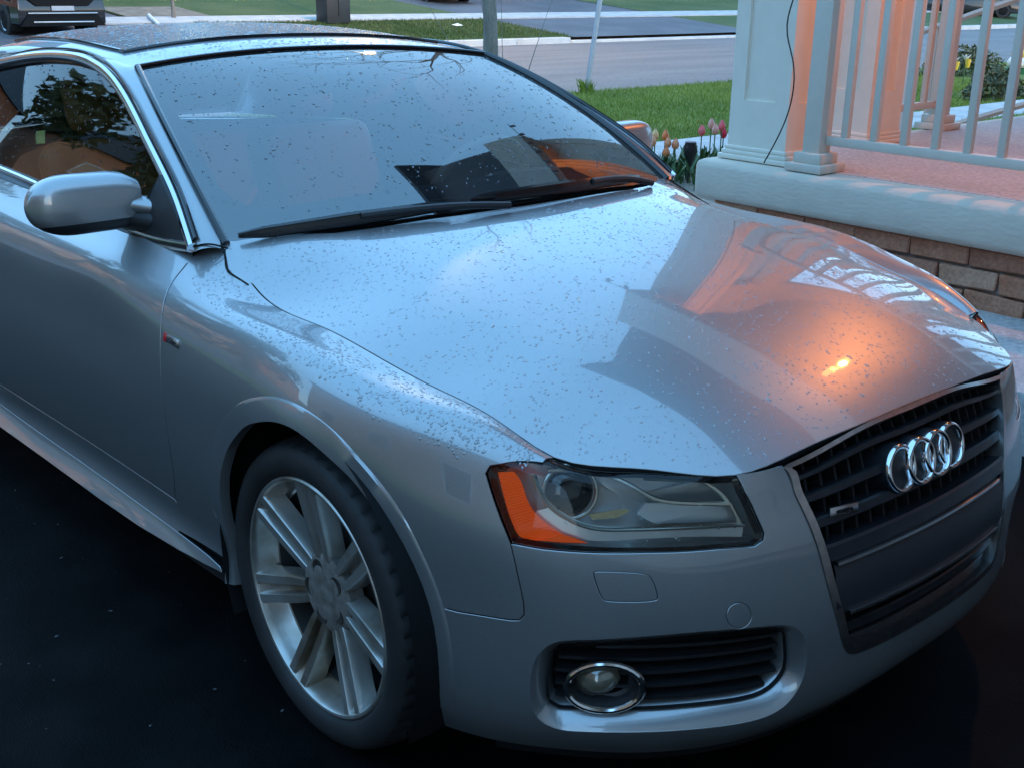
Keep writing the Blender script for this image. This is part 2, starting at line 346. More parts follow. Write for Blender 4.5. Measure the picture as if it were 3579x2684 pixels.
# ---- roof u=x v=y
RX=np.array([-1.15,-1.245,-1.45,-1.75,-2.1,-2.45,-2.8,-3.1])[::-1]
RZ=np.array([1.293,1.328,1.364,1.388,1.390,1.362,1.285,1.16])[::-1]
def roof_pt(x,y):
    x=np.ravel(x);y=np.ravel(y)
    b=ncs(RX)(x)@RZ
    return np.stack([x,y,b-.034*np.abs(y/.597)**2.2-.05*np.clip(np.abs(y)-.55,0,1)**2*10],-1)
roof=F2(roof_pt)
BK={'doorgap':[(2.0006,0.8086),(1.9678,0.7184),(1.9493,0.6514),(1.9416,0.5874),(1.9396,0.5298),(1.9397,0.4473),(1.9479,0.3658),(1.9681,0.2913),(2.0127,0.2081),(2.0256,0.0873)],'headlight':[(0.9596,0.6081),(0.9533,0.6337),(0.9359,0.6527),(0.8613,0.7216),(0.4993,0.7291),(0.4775,0.61),(0.4615,0.5339),(0.4638,0.5084),(0.4832,0.4917),(0.5528,0.4947),(0.6827,0.4864),(0.7759,0.4739),(0.8538,0.4647),(0.9065,0.4617),(0.9225,0.5027),(0.9425,0.5579)],'seam':[(0.9065,0.4617),(0.8977,0.4258),(0.8884,0.3843),(0.8824,0.3565),(0.8814,0.3369),(0.8904,0.3256),(0.907,0.3221),(1.0036,0.3156),(1.0605,0.3172),(1.0892,0.3189)],'grille_side':[(0.4027,0.8331),(0.3894,0.672),(0.3731,0.5799),(0.3554,0.4998),(0.3372,0.4213),(0.3192,0.3495),(0.2951,0.2736),(0.2798,0.2333),(0.2607,0.2122),(0.2311,0.21)],'fog':[(0.8435,0.138),(0.8488,0.1956),(0.8419,0.2424),(0.8323,0.2676),(0.81,0.2775),(0.6785,0.2873),(0.5495,0.2975),(0.4047,0.2904),(0.3992,0.2623),(0.3921,0.2038),(0.4035,0.1785),(0.4288,0.1556),(0.467,0.1474),(0.5754,0.1495),(0.6744,0.1459),(0.7713,0.1423)],'washer':[(0.7686,0.427),(0.7642,0.4353),(0.6788,0.4363),(0.6676,0.4209),(0.6575,0.3875),(0.662,0.3769),(0.7428,0.3754),(0.7537,0.3817)],'tow':[(0.4895,0.3445),(0.4906,0.3368),(0.4941,0.3301),(0.4995,0.325),(0.5063,0.3221),(0.5139,0.3216),(0.5214,0.3237),(0.5283,0.328),(0.5338,0.3342),(0.5373,0.3414),(0.5387,0.3491),(0.5377,0.3566),(0.5345,0.3632),(0.5292,0.3682),(0.5225,0.3711),(0.515,0.3717),(0.5073,0.3698),(0.5003,0.3656),(0.4946,0.3596),(0.4909,0.3523)],'fogring':[(0.6777,0.2074),(0.6787,0.1979),(0.6823,0.1887),(0.6882,0.1799),(0.6964,0.1719),(0.7065,0.165),(0.718,0.1596),(0.7306,0.1558),(0.7438,0.154),(0.757,0.1543),(0.7696,0.1566),(0.7813,0.1608),(0.7916,0.1667),(0.7999,0.174),(0.8061,0.1825),(0.81,0.1916),(0.8112,0.2012),(0.8099,0.2109),(0.8061,0.2204),(0.8,0.2292),(0.7917,0.2372),(0.7817,0.2439),(0.7703,0.249),(0.7579,0.2524),(0.745,0.2538),(0.7322,0.2533),(0.7197,0.251),(0.7082,0.2468),(0.6981,0.2411),(0.6896,0.2339),(0.6833,0.2257),(0.6792,0.2168)],'gr_pts':[(0.3872,0.7228),(0.3693,0.5958),(0.3529,0.502),(0.3319,0.4357),(0.2952,0.4069),(0.2715,0.3164),(0.281,0.2694),(0.1309,0.7024),(0.1482,0.5994),(0.1903,0.4401),(-0.3578,0.4143),(-0.3063,0.3263)],'badge':[(0.3035,0.5306),(0.302,0.5502),(0.2339,0.538),(0.2358,0.5178)],'sbadge':[(1.9235,0.5884),(1.9028,0.5953),(1.8477,0.5947),(1.8498,0.582),(1.8716,0.5803),(1.9218,0.5785)],'sbred':[(1.9235,0.5884),(1.9028,0.5953),(1.9077,0.5784),(1.9218,0.5785)],'chrome':[(-2.1464,1.2839),(-1.8853,1.3089),(-1.6456,1.3181),(-1.4547,1.3103),(-1.274,1.2817),(-1.0552,1.2112),(-0.9092,1.1479),(-0.7827,1.087),(-0.6679,1.0229),(-0.5609,0.9396)],'belt':[(-0.5604,0.9384),(-0.7412,0.9296),(-0.8716,0.9327),(-1.5288,0.976),(-1.8177,0.9893)],'sun':[(-1.3974,-0.5503),(-1.3998,-0.451),(-1.4139,-0.1989),(-1.4162,0.1903),(-1.5186,-0.5348),(-1.6116,-0.5416)],'amber':[(0.4392,-0.7674,0.6952),(0.461,-0.7511,0.6983),(0.4717,-0.7481,0.6879),(0.4907,-0.7465,0.6529),(0.5086,-0.7397,0.6296),(0.5257,-0.7301,0.6154),(0.5444,-0.7177,0.6027),(0.5784,-0.69,0.5888),(0.5464,-0.7196,0.5886),(0.5149,-0.7455,0.5892),(0.4945,-0.7608,0.5903),(0.4825,-0.7668,0.6018),(0.4713,-0.7692,0.6227),(0.4554,-0.7694,0.6584)],'hl_arc':[(0.4804,-0.7243,0.6906),(0.4957,-0.7236,0.6648),(0.5149,-0.7158,0.6415),(0.534,-0.7037,0.6271),(0.5543,-0.6885,0.6157),(0.5796,-0.6653,0.6086),(0.6088,-0.6328,0.6075),(0.6656,-0.5569,0.6067),(0.7182,-0.4587,0.5996)],'hl_proj':[(0.523,-0.6804,0.6609),(0.5431,-0.6584,0.6609),(0.5446,-0.6609,0.6542),(0.5448,-0.664,0.6477),(0.5438,-0.6679,0.6418),(0.5416,-0.6723,0.6367),(0.5383,-0.677,0.6328),(0.5343,-0.6818,0.6303),(0.5297,-0.6865,0.6293),(0.5247,-0.6909,0.6299),(0.5196,-0.6948,0.632),(0.5147,-0.698,0.6356),(0.5102,-0.7003,0.6405),(0.5064,-0.7016,0.6464),(0.5034,-0.7018,0.653),(0.5013,-0.7009,0.66),(0.5002,-0.6989,0.6669),(0.5001,-0.6957,0.6735),(0.5008,-0.6916,0.6792),(0.5024,-0.6866,0.6839),(0.5047,-0.681,0.6873),(0.5076,-0.6751,0.6891),(0.5113,-0.6693,0.6895),(0.5156,-0.6643,0.6886),(0.5208,-0.6605,0.6865),(0.5264,-0.658,0.6833),(0.5318,-0.6566,0.6789),(0.5366,-0.6563,0.6736),(0.5404,-0.6569,0.6675)],'hl_upper':[(0.4952,-0.7061,0.6982),(0.5366,-0.6502,0.6933),(0.5727,-0.6198,0.6829),(0.5997,-0.6025,0.6695),(0.6253,-0.5838,0.6536),(0.6465,-0.5607,0.6468),(0.6751,-0.5224,0.6424),(0.7021,-0.4765,0.6365)],'hl_right':[(0.6144,-0.55,0.6891),(0.646,-0.5242,0.6837),(0.6738,-0.5033,0.6711),(0.6929,-0.4861,0.6518),(0.7077,-0.4724,0.6217),(0.715,-0.4651,0.6029)],'hl_plate':[(0.6059,-0.585,0.6391),(0.691,-0.4619,0.6286),(0.7022,-0.4534,0.5984),(0.6244,-0.5807,0.6062),(0.6031,-0.5999,0.622)],'hl_gold':[(0.5681,-0.5642,0.6797),(0.6159,-0.5177,0.6779),(0.6331,-0.5152,0.6653),(0.5875,-0.5661,0.669)],'hl_gold2':[(0.5432,-0.6555,0.619),(0.5827,-0.6058,0.6274),(0.5878,-0.602,0.6228),(0.5762,-0.6215,0.6127),(0.5494,-0.6526,0.6098)],'hl_lower':[(0.492,-0.7373,0.6302),(0.5211,-0.7215,0.6044),(0.57,-0.6817,0.5882),(0.6318,-0.6114,0.5909),(0.7205,-0.465,0.5788)]}
# ---------------------------------------------------------------- panel mesher: trims a smooth surface by an outline
def pip(Q,poly):
    x,y=Q[:,0],Q[:,1]; ins=np.zeros(len(Q),bool); n=len(poly); j=n-1
    for i in range(n):
        xi,yi=poly[i];xj,yj=poly[j]
        c=((yi>y)!=(yj>y))&(x<(xj-xi)*(y-yi)/(yj-yi+1e-15)+xi); ins^=c; j=i
    return ins
def pdist(Q,poly):
    P=np.asarray(poly); A=P; B=np.roll(P,-1,0); d=np.full(len(Q),1e9)
    for a,b in zip(A,B):
        ab=b-a; t=np.clip(((Q-a)@ab)/(ab@ab+1e-15),0,1); d=np.minimum(d,np.linalg.norm(Q-a-t[:,None]*ab,axis=1))
    return d
def dens(poly,step):
    out=[]; P=np.asarray(poly,float)
    for a,b in zip(P,np.roll(P,-1,0)):
        n=max(1,int(np.ceil(np.linalg.norm(b-a)/step))); out+=[a+(b-a)*i/n for i in range(n)]
    return np.array(out)
def smooth_open(P,n): return resamp(P,n)
def round_poly(P,k=2):                                 # corner cutting
    P=np.asarray(P,float)
    for _ in range(k): Q=np.roll(P,-1,0); P=np.stack([.75*P+.25*Q,.25*P+.75*Q],1).reshape(-1,2)
    return P
def area(P): x,y=np.asarray(P).T; return .5*np.sum(x*np.roll(y,-1)-np.roll(x,-1)*y)
def inset(P,g):                                        # shrink outline by g (ccw)
    P=np.asarray(P); s=1 if area(P)>0 else -1
    t=np.roll(P,-1,0)-P; t/=np.linalg.norm(t,axis=1)[:,None]+1e-12
    n=np.stack([-t[:,1],t[:,0]],1)*s; m=n+np.roll(n,1,0); m/=np.maximum(np.linalg.norm(m,axis=1),.5)[:,None]
    return P+m*g
CEN=np.array([-1.3,0,.45])
def s_eval(S,uv,off):
    P=S(uv[:,0],uv[:,1]); N=S.normal(uv[:,0],uv[:,1]); 
    c=np.sign(((P-CEN)*N).sum(1)); c[c==0]=1; N=N*c[:,None]
    return P+N*off,N
def panel(name,S,outer,mat_,parent,step=.02,holes=(),gap=.002,lip=.014,off=0,mirror=False,both=True,bulge=None):
    loops=[dens(inset(dens(outer,step),gap),step)]+[dens(inset(dens(h,step*.7),-gap),step*.7) for h in holes]
    lo=loops[0].min(0);hi=loops[0].max(0)
    g=np.stack(np.meshgrid(np.arange(lo[0],hi[0],step),np.arange(lo[1],hi[1],step),indexing='ij'),-1).reshape(-1,2)+step*.37
    ok=pip(g,loops[0])&(pdist(g,loops[0])>step*.45)
    for h in loops[1:]: ok&=~pip(g,h)&(pdist(g,h)>step*.45)
    g=g[ok]; pts=np.vstack(loops+[g]); edges=[];k=0
    for l in loops:
        edges+=[(k+i,k+(i+1)%len(l)) for i in range(len(l))]; k+=len(l)
    vs,es,fs,ov,oe,of=delaunay_2d_cdt([Vector(p) for p in pts],edges,[],0,1e-7)
    uv=np.array([tuple(v) for v in vs]); T=np.array([f for f in fs if len(f)==3])
    c=uv[T].mean(1); ok=pip(c,loops[0])
    for h in loops[1:]: ok&=~pip(c,h)
    T=T[ok]; P,N=s_eval(S,uv,off)
    if bulge is not None: P=P+N*bulge(uv)[:,None]
    fn=np.cross(P[T[:,1]]-P[T[:,0]],P[T[:,2]]-P[T[:,0]]); fl=(fn*N[T[:,0]]).sum(1)<0; T[fl]=T[fl][:,[0,2,1]]
    V=[P];NN=[N];F=T.tolist();n=len(P)
    if lip:
        for li,l in enumerate(loops):
            a,na=s_eval(S,l,off)
            if bulge is not None: a=a+na*bulge(l)[:,None]
            o,_=s_eval(S,inset(l,-.004 if li==0 else .004),off); od=o-a; od/=np.linalg.norm(od,axis=1)[:,None]+1e-12
            m=len(l); V+=[a,a-na*.0015+od*.0012,a-na*lip]; NN+=[(na+.35*od),(na*.35+od),od]
            for i in range(m):
                j=(i+1)%m
                for q in (0,m):
                    f=[n+q+i,n+q+j,n+q+m+j,n+q+m+i]
                    F.append(f)
            X=np.vstack([a,a-na*.0015+od*.0012,a-na*lip])
            f0=F[len(F)-2*m]; q=[i-n for i in f0]
            if np.cross(X[q[1]]-X[q[0]],X[q[3]]-X[q[0]])@(na[q[0]%m]+od[q[0]%m])<0:
                for fi in range(len(F)-2*m,len(F)): F[fi]=F[fi][::-1]
            n+=3*m
    nb=len(T); V=np.vstack(V);NN=np.vstack(NN);NN/=np.linalg.norm(NN,axis=1)[:,None]+1e-12
    res=[]
    if both or not mirror: res.append(mesh(name,V,F,mat_,parent,normals=NN))
    if mirror: res.append(mesh(name,V*[1,-1,1],[f[::-1] for f in F],mat_,parent,normals=NN*[1,-1,1]))
    if lip and mat_ is P_:                             # folded-in flange coloured black, painting in the shade of the deep gaps
        mi=np.zeros(len(F),np.int32); idx=np.array([i for i,f in enumerate(F) if len(f)==4]); k=0
        for l in loops: m=len(l); mi[idx[k+1:k+2*m:2]]=1; k+=2*m
        for o in res: o.data.materials.append(M['black']); o.data.polygons.foreach_set('material_index',mi)
    return res
def gridF(n,m,flip=False): return [((i*m+j),(i+1)*m+j,(i+1)*m+j+1,i*m+j+1)[::-1 if flip else 1] for i in range(n-1) for j in range(m-1)]
def mpt(P): return np.asarray(P)*[1,-1,1]
# ---------------------------------------------------------------- the car
car=empty('parked_car',(0,0,0),(0,-TILT,0))
tag(car,'silver grey two-door car beaded with rain, parked nose towards the viewer on the dark driveway','car')
P_=M['paint']
def arch_uv(cx,rx,rz,zc,ulo,uhi,n=60):
    U,Vv=np.meshgrid(np.linspace(ulo,uhi,160),np.linspace(0,.75,160),indexing='ij'); X=wall(U.ravel(),Vv.ravel())
    ph=np.degrees(np.arctan2((X[:,2]-zc)/rz,(X[:,0]-cx)/rx)); rr=np.hypot((X[:,0]-cx)/rx,(X[:,2]-zc)/rz); out=[]
    for a in np.linspace(-28,208,n):
        d=np.abs((ph-a+180)%360-180); m=d<2.2; k=np.argmin(np.where(m,np.abs(rr-1)*20+d,1e9)); out.append((U.ravel()[k],Vv.ravel()[k]))
    out=np.array(out); k=np.array([.25,.5,.25])
    for _ in range(6): out[1:-1]=.25*out[:-2]+.5*out[1:-1]+.25*out[2:]
    return out
AF=arch_uv(AX,.337,.375,.335,.8,1.95); AR=arch_uv(AX-2.751,.34,.37,.335,3.6,4.75)
AFt=AF[AF[:,1]>.005]; ARt=AR[AR[:,1]>.005]
dg=np.array(BK['doorgap']); hl=np.array(BK['headlight']); seam=np.array(BK['seam']); gs=np.array(BK['grille_side'])
HOODL=.88
# arch order: AF runs from front-bottom (a=-28) over the top to rear-bottom; u grows backwards
i_seam=np.argmin(np.linalg.norm(AFt-seam[-1],axis=1)); af_front=AFt[:i_seam+1]; af_up=AFt[i_seam:]
dgs=resamp(dg,26)
# fender: hood line -> headlight -> seam -> arch -> sill -> door gap
sillv=.085
af_up2=af_up[(af_up[:,1]>sillv)|(af_up[:,0]<1.3)]
fender=np.vstack([[(1.995,.88)],[(1.6,.88),(1.2,.88),(.853,.88)],[(.853,.83),(.862,.74)],[(.9346,.6476),(.9522,.6303),(.9589,.6064),(.9424,.5578),(.9226,.503)],seam[:-1],af_up2,dgs[::-1]])
panel('front_fender',wall,fender,P_,car,mirror=True,step=.013,gap=.0028)
# door and rear quarter
dtop=.853
dgd=dgs[(dgs[:,1]>.2)&(dgs[:,1]<.8)]
door=np.vstack([[(1.985,.80)],dgd,[(2.02,.20)],[(3.36,.205),(3.385,.3),(3.36,.5),(3.36,.7),(3.40,dtop),(2.9,dtop),(2.4,dtop),(2.08,dtop),(2.01,.83)]])
panel('door',wall,door,P_,car,mirror=True,gap=.003)
qu=np.vstack([[(3.36,.205),(3.385,.3),(3.36,.5),(3.36,.7),(3.40,dtop),(3.45,.88),(5.76,.88),(5.76,.0)],[ (ARt[0,0]*0+max(ARt[0,0],ARt[-1,0]),.0)]])
arr=ARt if ARt[0,0]>ARt[-1,0] else ARt[::-1]
qu=np.vstack([[(3.36,.205),(3.385,.3),(3.36,.5),(3.36,.7),(3.40,dtop),(3.45,.88),(5.76,.88),(5.76,.0),(arr[0,0],.002)],arr,[(arr[-1,0],.2)]])
panel('rear_quarter',wall,qu,P_,car,step=.035,mirror=True)
# side skirt
uend=af_up[af_up[:,1]>.0][-1,0]
skirt=np.array([(2.45,.030),(2.20,.034),(2.00,.044),(1.87,.056),(1.785,.068),(1.80,.080),(1.86,.084),(2.03,.085),(2.6,.092),(arr[-1,0]-.02,.10),(arr[-1,0]-.02,.030)])
panel('side_skirt',wall,skirt,P_,car,mirror=True,lip=.012)
sill=np.array([(2.02,.083),(2.6,.092),(arr[-1,0]-.02,.10),(arr[-1,0]-.02,.2),(3.36,.205),(2.018,.20)])
panel('sill',wall,sill,P_,car,mirror=True)
# bumper: both sides in one piece
hb=hl[[4,5,6,7,8,9,10,11,12,13]]                                   # inner edge, then bottom edge, outwards
gside=np.vstack([[(.408,.88)],gs[:-1]])
af_f=af_front[::-1]; af_f=af_f[af_f[:,1]>.004]
half=np.vstack([gside[::-1],[(.408,.88)],[(.515,.88)],hb,seam[1:],af_f,[(af_f[-1,0]-.005,.0)]])
right=half                                                          # grille bottom -> ... -> chin
left=(right*[-1,1])[::-1]
bump=np.vstack([right,left])
fog=round_poly(BK['fog'],1); was=round_poly(BK['washer'],2); tow=np.array(BK['tow'])
fogL=(fog*[-1,1])[::-1]
def fog_dip_unused(uv):                                     # the bumper skin sinks towards the fog-lamp openings
    q=np.abs(uv)*[1,1]; d=pdist(q,dens(fog,.03)); d[pip(q,fog)]=0; t=np.clip(1-d/.040,0,1); b=-.020*t*t*(3-2*t)
    c=np.clip((q[:,0]-.86)/.10,0,1)*np.clip((.21-q[:,1])/.012,0,1)*np.clip((q[:,1]-.05)/.12,0,1); return b-.010*c*np.clip(1-d/.30,0,1)
fd=dens(fog,.012); fo=inset(fd,-.026); fo[:,1]-=np.clip((.175-fo[:,1])/.03,0,1)*.012; 
for _ in range(3): fo=.25*np.roll(fo,1,0)+.5*fo+.25*np.roll(fo,-1,0)
foL=(fo*[-1,1])[::-1]
panel('front_bumper',wall,bump,P_,car,holes=[fo,foL,was,tow],lip=.012,gap=.0008,step=.017)
for m_ in (1,-1):
    A0,_=s_eval(wall,fo,-.001); A1,_=s_eval(wall,fo+(fd-fo)*.12,-.004); A2,_=s_eval(wall,fd,-.032); A3,_=s_eval(wall,inset(fd,.003),-.06); k=len(fd)
    mesh('intake_surround',np.vstack([A0,A1,A2,A3])*[1,m_,1],[((r_*k+i),r_*k+(i+1)%k,(r_+1)*k+(i+1)%k,(r_+1)*k+i)[::m_] for r_ in range(3) for i in range(k)],P_,car,ang=50)
# flat lips round the wheel arches
for cx,rx,rz,ul,uh in ((AX,.337,.375,.8,1.95),(AX-2.751,.34,.37,3.6,4.75)):
    L_=[]
    for dr,o_ in ((-.007,-.022),(-.0055,.0015),(.034,.0026),(.039,.0016),(.045,-.002)):
        q=arch_uv(cx,rx+dr,rz+dr,.335,ul,uh,90); P3,_=s_eval(wall,q,o_); 
        kk=(q[:,1]>.004)
        L_.append(P3)
    good=[i for i in range(90) if L_[1][i,2]>.235]
    for m_ in (1,-1): mesh('arch_lip',np.vstack([l[good] for l in L_])*[1,m_,1],gridF(5,len(good),m_>0),P_,car,ang=24)
panel('washer_cover',wall,was,P_,car,gap=.0022,lip=.008)
panel('tow_hook_cover',wall,tow,P_,car,gap=.0022,lip=.008)
# dark shell behind the gaps
shell=np.vstack([[(.49,.33),(.49,.47),(.9,.44),(.97,.52),(1.02,.56),(1.5,.60),(1.8,.66),(2.1,.80),(3.5,.83),(5.7,.86),(5.7,.03),(arr[0,0]+.03,.03)],arr*[1,1],[(arr[-1,0],.03),(AFt[-1,0],.03)],AFt[::-1],[(AFt[0,0]-.02,.03),(.87,.03),(.87,.30),(.7,.335)]])
panel('inner_shell',wall,shell,M['black'],car,step=.05,lip=0,off=-.034,mirror=True)
mb=MB().box((-3.6,-.82,.21),(-.40,.82,.24)).box((-.42,-.60,.21),(.62,.60,.24)).box((-.40,-.60,.24),(-.38,.60,.85)); mb.out('underbody',M['black'],car,smooth=False)
# wheel liners
for sy in (-1,1):
    for cx in (AX,AX-2.751):
        t=np.radians(np.linspace(-25,205,40)); V=[];F=[]
        for k,yy in enumerate((.905,.60)):
            for a in t: V.append((cx+.352*math.cos(a),sy*yy,.335+.385*math.sin(a)))
        n=len(t); F=[(i,i+1,n+i+1,n+i) for i in range(n-1)]; F.append(tuple(range(n,2*n)))
        mesh('wheel_liner',V,F,M['black'],car)
# hood
hu=np.linspace(1.80,.853,24); e1=wall(hu,np.full(24,.88))[:,:2]
hu2=np.linspace(.853,.0,24)[1:]; e2=wall(hu2,np.full(23,.88))[:,:2]; e2[:,0]+=.0
rear=np.array([(-.352,0),(-.358,-.2),(-.378,-.38),(-.410,-.52),(-.470,-.63),(-.527,-.695),(-.548,-.722),(-.500,-.752),(-.455,-.771)])
hedge=np.vstack([rear,e1[e1[:,0]>-.42],e2])
hpoly=np.vstack([hedge,(hedge*[1,-1])[::-1][1:-1]])
panel('hood',hood,hpoly,P_,car,step=.022,gap=.0025,lip=.02)
# cowl and windscreen
wsl=np.array([(-1,.0),(1,.0),(1,1),(-1,1)])
Vw=[];Fw=[];Nw=[]
uu=np.linspace(-1,1,49);vv=np.linspace(0,1,25)
A,B=np.meshgrid(uu,vv,indexing='ij'); X=wind(A.ravel(),B.ravel())
mesh('windscreen',X,gridF(49,25),M['wind'],car,ang=180)
# black ceramic border behind the glass, right round
inn=[];outb=[]
def bord(t):                                        # t in 0..4 round the border
    pass
ob=np.vstack([np.stack([np.linspace(-1,1,60),np.zeros(60)],1),np.stack([np.ones(30),np.linspace(0,1,30)],1),np.stack([np.linspace(1,-1,60),np.ones(60)],1),np.stack([-np.ones(30),np.linspace(1,0,30)],1)])
cx_,cy_=0,.56
ib=ob.copy(); a=np.sign(ib[:,0])*np.minimum(np.abs(ib[:,0]),.935); b=np.clip(ib[:,1],.115,.985)
r=.16                                                # rounded lower corners
for i in range(len(ib)):
    x,y=a[i],b[i]; dx=abs(x)-(.935-r*.75); dy=(.115+r)-y
    if dx>0 and dy>0:
        L=math.hypot(dx/(r*.75),dy/r); 
        if L>1: dx/=L;dy/=L
        x=math.copysign((.935-r*.75)+dx,x); y=.115+r-dy
    a[i],b[i]=x,y
nn_=len(ob); Pb=np.vstack([wind(ob[:,0],ob[:,1]),wind(a,b)])-[.002,0,.004]
mesh('windscreen_border',Pb,[(i,(i+1)%nn_,nn_+(i+1)%nn_,nn_+i) for i in range(nn_)],mat('ceramic_border',(.03,.032,.038),.2),car)
tube('windscreen_seal',wind(np.linspace(-1,1,50),np.full(50,1.0))+[.002,0,.003],.006,M['gloss'],car)
for s in (-1,1): tube('pillar_seal',wind(np.full(40,s*1.0),np.linspace(0,1,40))+[.004,0,.002],.009,M['gloss'],car)
cw1=wind(np.linspace(-.99,.99,60),np.full(60,.06)); hr=np.stack([np.interp(np.linspace(-.72,.72,60),[p[1] for p in np.vstack([rear[:7],rear[1:7]*[1,-1]])[np.argsort(np.vstack([rear[:7],rear[1:7]*[1,-1]])[:,1])]],[p[0] for p in np.vstack([rear[:7],rear[1:7]*[1,-1]])[np.argsort(np.vstack([rear[:7],rear[1:7]*[1,-1]])[:,1])]]),np.linspace(-.72,.72,60)],1)
hp=hood(hr[:,0],hr[:,1])-[.0,0,.022]
mid=(cw1+hp)/2-[0,0,.018]
mesh('cowl',np.vstack([cw1-[0,0,.004],mid,hp+[.03,0,0]]),gridF(3,60),M['trim'],car)
# wipers
def wiper(u0,v0,u1,v1,n=20):
    q=wind(np.linspace(u0,u1,n),np.linspace(v0,v1,n)); q=q+np.array([.012,0,.014]); r=np.interp(np.linspace(0,1,n),[0,.1,.5,.9,1],[.004,.009,.012,.009,.004])
    o=tube('wiper',q,r,M['gloss'],car,k=8,r2=r*1.5); return o
wp=wiper(-.97,.006,-.30,.010); pv=wind(np.array([-.62,-.3,-.1]),np.array([.006,-.006,-.03]))+[.02,0,.022]; tube('wiper_arm',resamp(pv,12),.009,M['trim'],wp)
wp=wiper(-.22,.016,.70,.012); pv=wind(np.array([.35,.6,.72]),np.array([.012,.0,-.03]))+[.02,0,.022]; tube('wiper_arm',resamp(pv,12),.009,M['trim'],wp)
# greenhouse: pillar + roof rail strip, side glass, chrome
ch=np.array(BK['chrome']); ch=resamp(ch[::-1],70)                     # from pillar foot up and back
ch=ch[ch[:,0]>-2.2]
chx=np.vstack([side(ch[:,0],ch[:,1]),[(-2.35,-.655,1.262),(-2.55,-.69,1.19)]])
chx=resamp(chx,70)
wa=wind(np.full(40,-1.0),np.linspace(.0,1,40))
ra=np.array([(-1.206,-.598,1.294),(-1.40,-.600,1.316),(-1.75,-.604,1.334),(-2.1,-.606,1.336),(-2.45,-.60,1.305),(-2.6,-.60,1.27)])
inner=np.vstack([wa[:-1],resamp(ra,30)]); inner=resamp(inner,70)
inner=np.vstack([inner[0]+[.010,-.002,-.010],inner]); chx2=np.vstack([chx[0]+[.010,-.002,-.012],chx]); K=9; V=[];N=None
for i in range(71):
    a_,b_=inner[i],chx2[i]; 
    for k in range(K):
        t=k/(K-1); p=a_*(1-t)+b_*t; w=np.linalg.norm(b_-a_); out=np.array([.30,-.72,.62]); out=out/np.linalg.norm(out); V.append(p+out*min(w*.22,.03)*4*t*(1-t)*.8)
V=np.array(V)
for m_ in (1,-1):
    mesh('roof_pillar',V*[1,m_,1],gridF(71,K,m_>0),P_,car,ang=180)
    c3=chx*[1,m_,1]; tube('window_chrome',c3+np.array([.004,-.006*m_,-.004]),.011,M['chrome'],car,r2=.016)
    c4=chx+np.array([.006,.006,.016]); tube('window_seal',c4*[1,m_,1],.006,M['gloss'],car)
# corner of bodywork between pillar foot, bonnet and wing
fa=wall(np.linspace(1.86,2.08,12),np.full(12,.88)); fb=np.array([(-.470,-.762,.885),(-.548,-.719,.934),(-.545,-.731,.954),(-.572,-.772,.956),(-.580,-.800,.946),(-.60,-.803,.938)]); fb=np.stack([np.interp(np.linspace(0,1,12),np.linspace(0,1,6),fb[:,i]) for i in range(3)],1)
for m_ in (1,-1): mesh('pillar_foot',np.vstack([fa-[0,0,.001],(fa+fb)/2+[0,0,.001],fb])*[1,m_,1],gridF(3,12,m_<0),P_,car,ang=180)
for m_ in (1,-1):                                    # shut lines at the bonnet corner and the pillar joint
    q=hedge[(hedge[:,0]<-.40)&(hedge[:,1]<-.69)]; q=np.stack([q[:,0],q[:,1]],1); qq=resamp(np.array([(-.545,-.715),(-.552,-.727),(-.500,-.7525),(-.455,-.772),(-.42,-.7695),(-.38,-.7645)]),30); z3=hood(qq[:,0],qq[:,1]); z3[:,2]+=.0012
    tube('hood_shut_line',z3*[1,m_,1],.0024,M['black'],car,k=6)
    tube('pillar_shut_line',resamp([chx[0]+[.006,-.003,-.001],(chx[0]+inner[0])/2+[.008,-.008,.010],inner[0]+[.006,0,.002]],10)*[1,m_,1],.0022,M['black'],car,k=6)
# roof skin
xs=np.linspace(-1.236,-2.6,40); ys=np.linspace(-.602,.602,49); A,B=np.meshgrid(xs,ys,indexing='ij')
hx_=-1.245+.04*(B/.6)**2; A2=hx_+(A+1.236)
X=roof(A2.ravel(),B.ravel()).reshape(40,49,3)
z_edge=np.interp(-A2[:,0],-ra[:,0],ra[:,2]); dz=(z_edge-X[:,0,2])[:,None]*np.abs(B/.602)**6; X[...,2]+=dz
X[0,:,:]=wind(ys/.602,np.ones(49))
glass_sel=(A2<-1.40)&(A2>-2.3)&(np.abs(B)<.54)
Fq=gridF(40,49)
mesh('roof_panel',X.reshape(-1,3),Fq,P_,car,ang=180)
sr=np.array([(-1.395,-.545),(-1.40,-.45),(-1.414,-.2),(-1.418,0)]); sr=np.vstack([sr,(sr*[1,-1])[::-1][1:]]); sun_poly=np.vstack([sr,[(-1.50,.545),(-2.28,.53),(-2.33,0),(-2.28,-.53),(-1.50,-.545)]])
def rf(x,y):
    Pq=roof_pt(x,y); ze=np.interp(-np.ravel(x),-ra[::1,0],ra[:,2]); z0=roof_pt(x,np.full(np.size(x),-.602))[:,2]; Pq[:,2]+=(ze-z0)*np.abs(np.ravel(y)/.602)**6; return Pq
roof2=F2(rf)
panel('glass_roof',roof2,sun_poly,M['roofglass'],car,step=.03,lip=.012,off=.005)
hq=dens(sun_poly,.03); hq=roof2(hq[:,0],hq[:,1])+[0,0,.003]; tube('roof_seal',hq,.006,M['gloss'],car,closed=True,k=6)
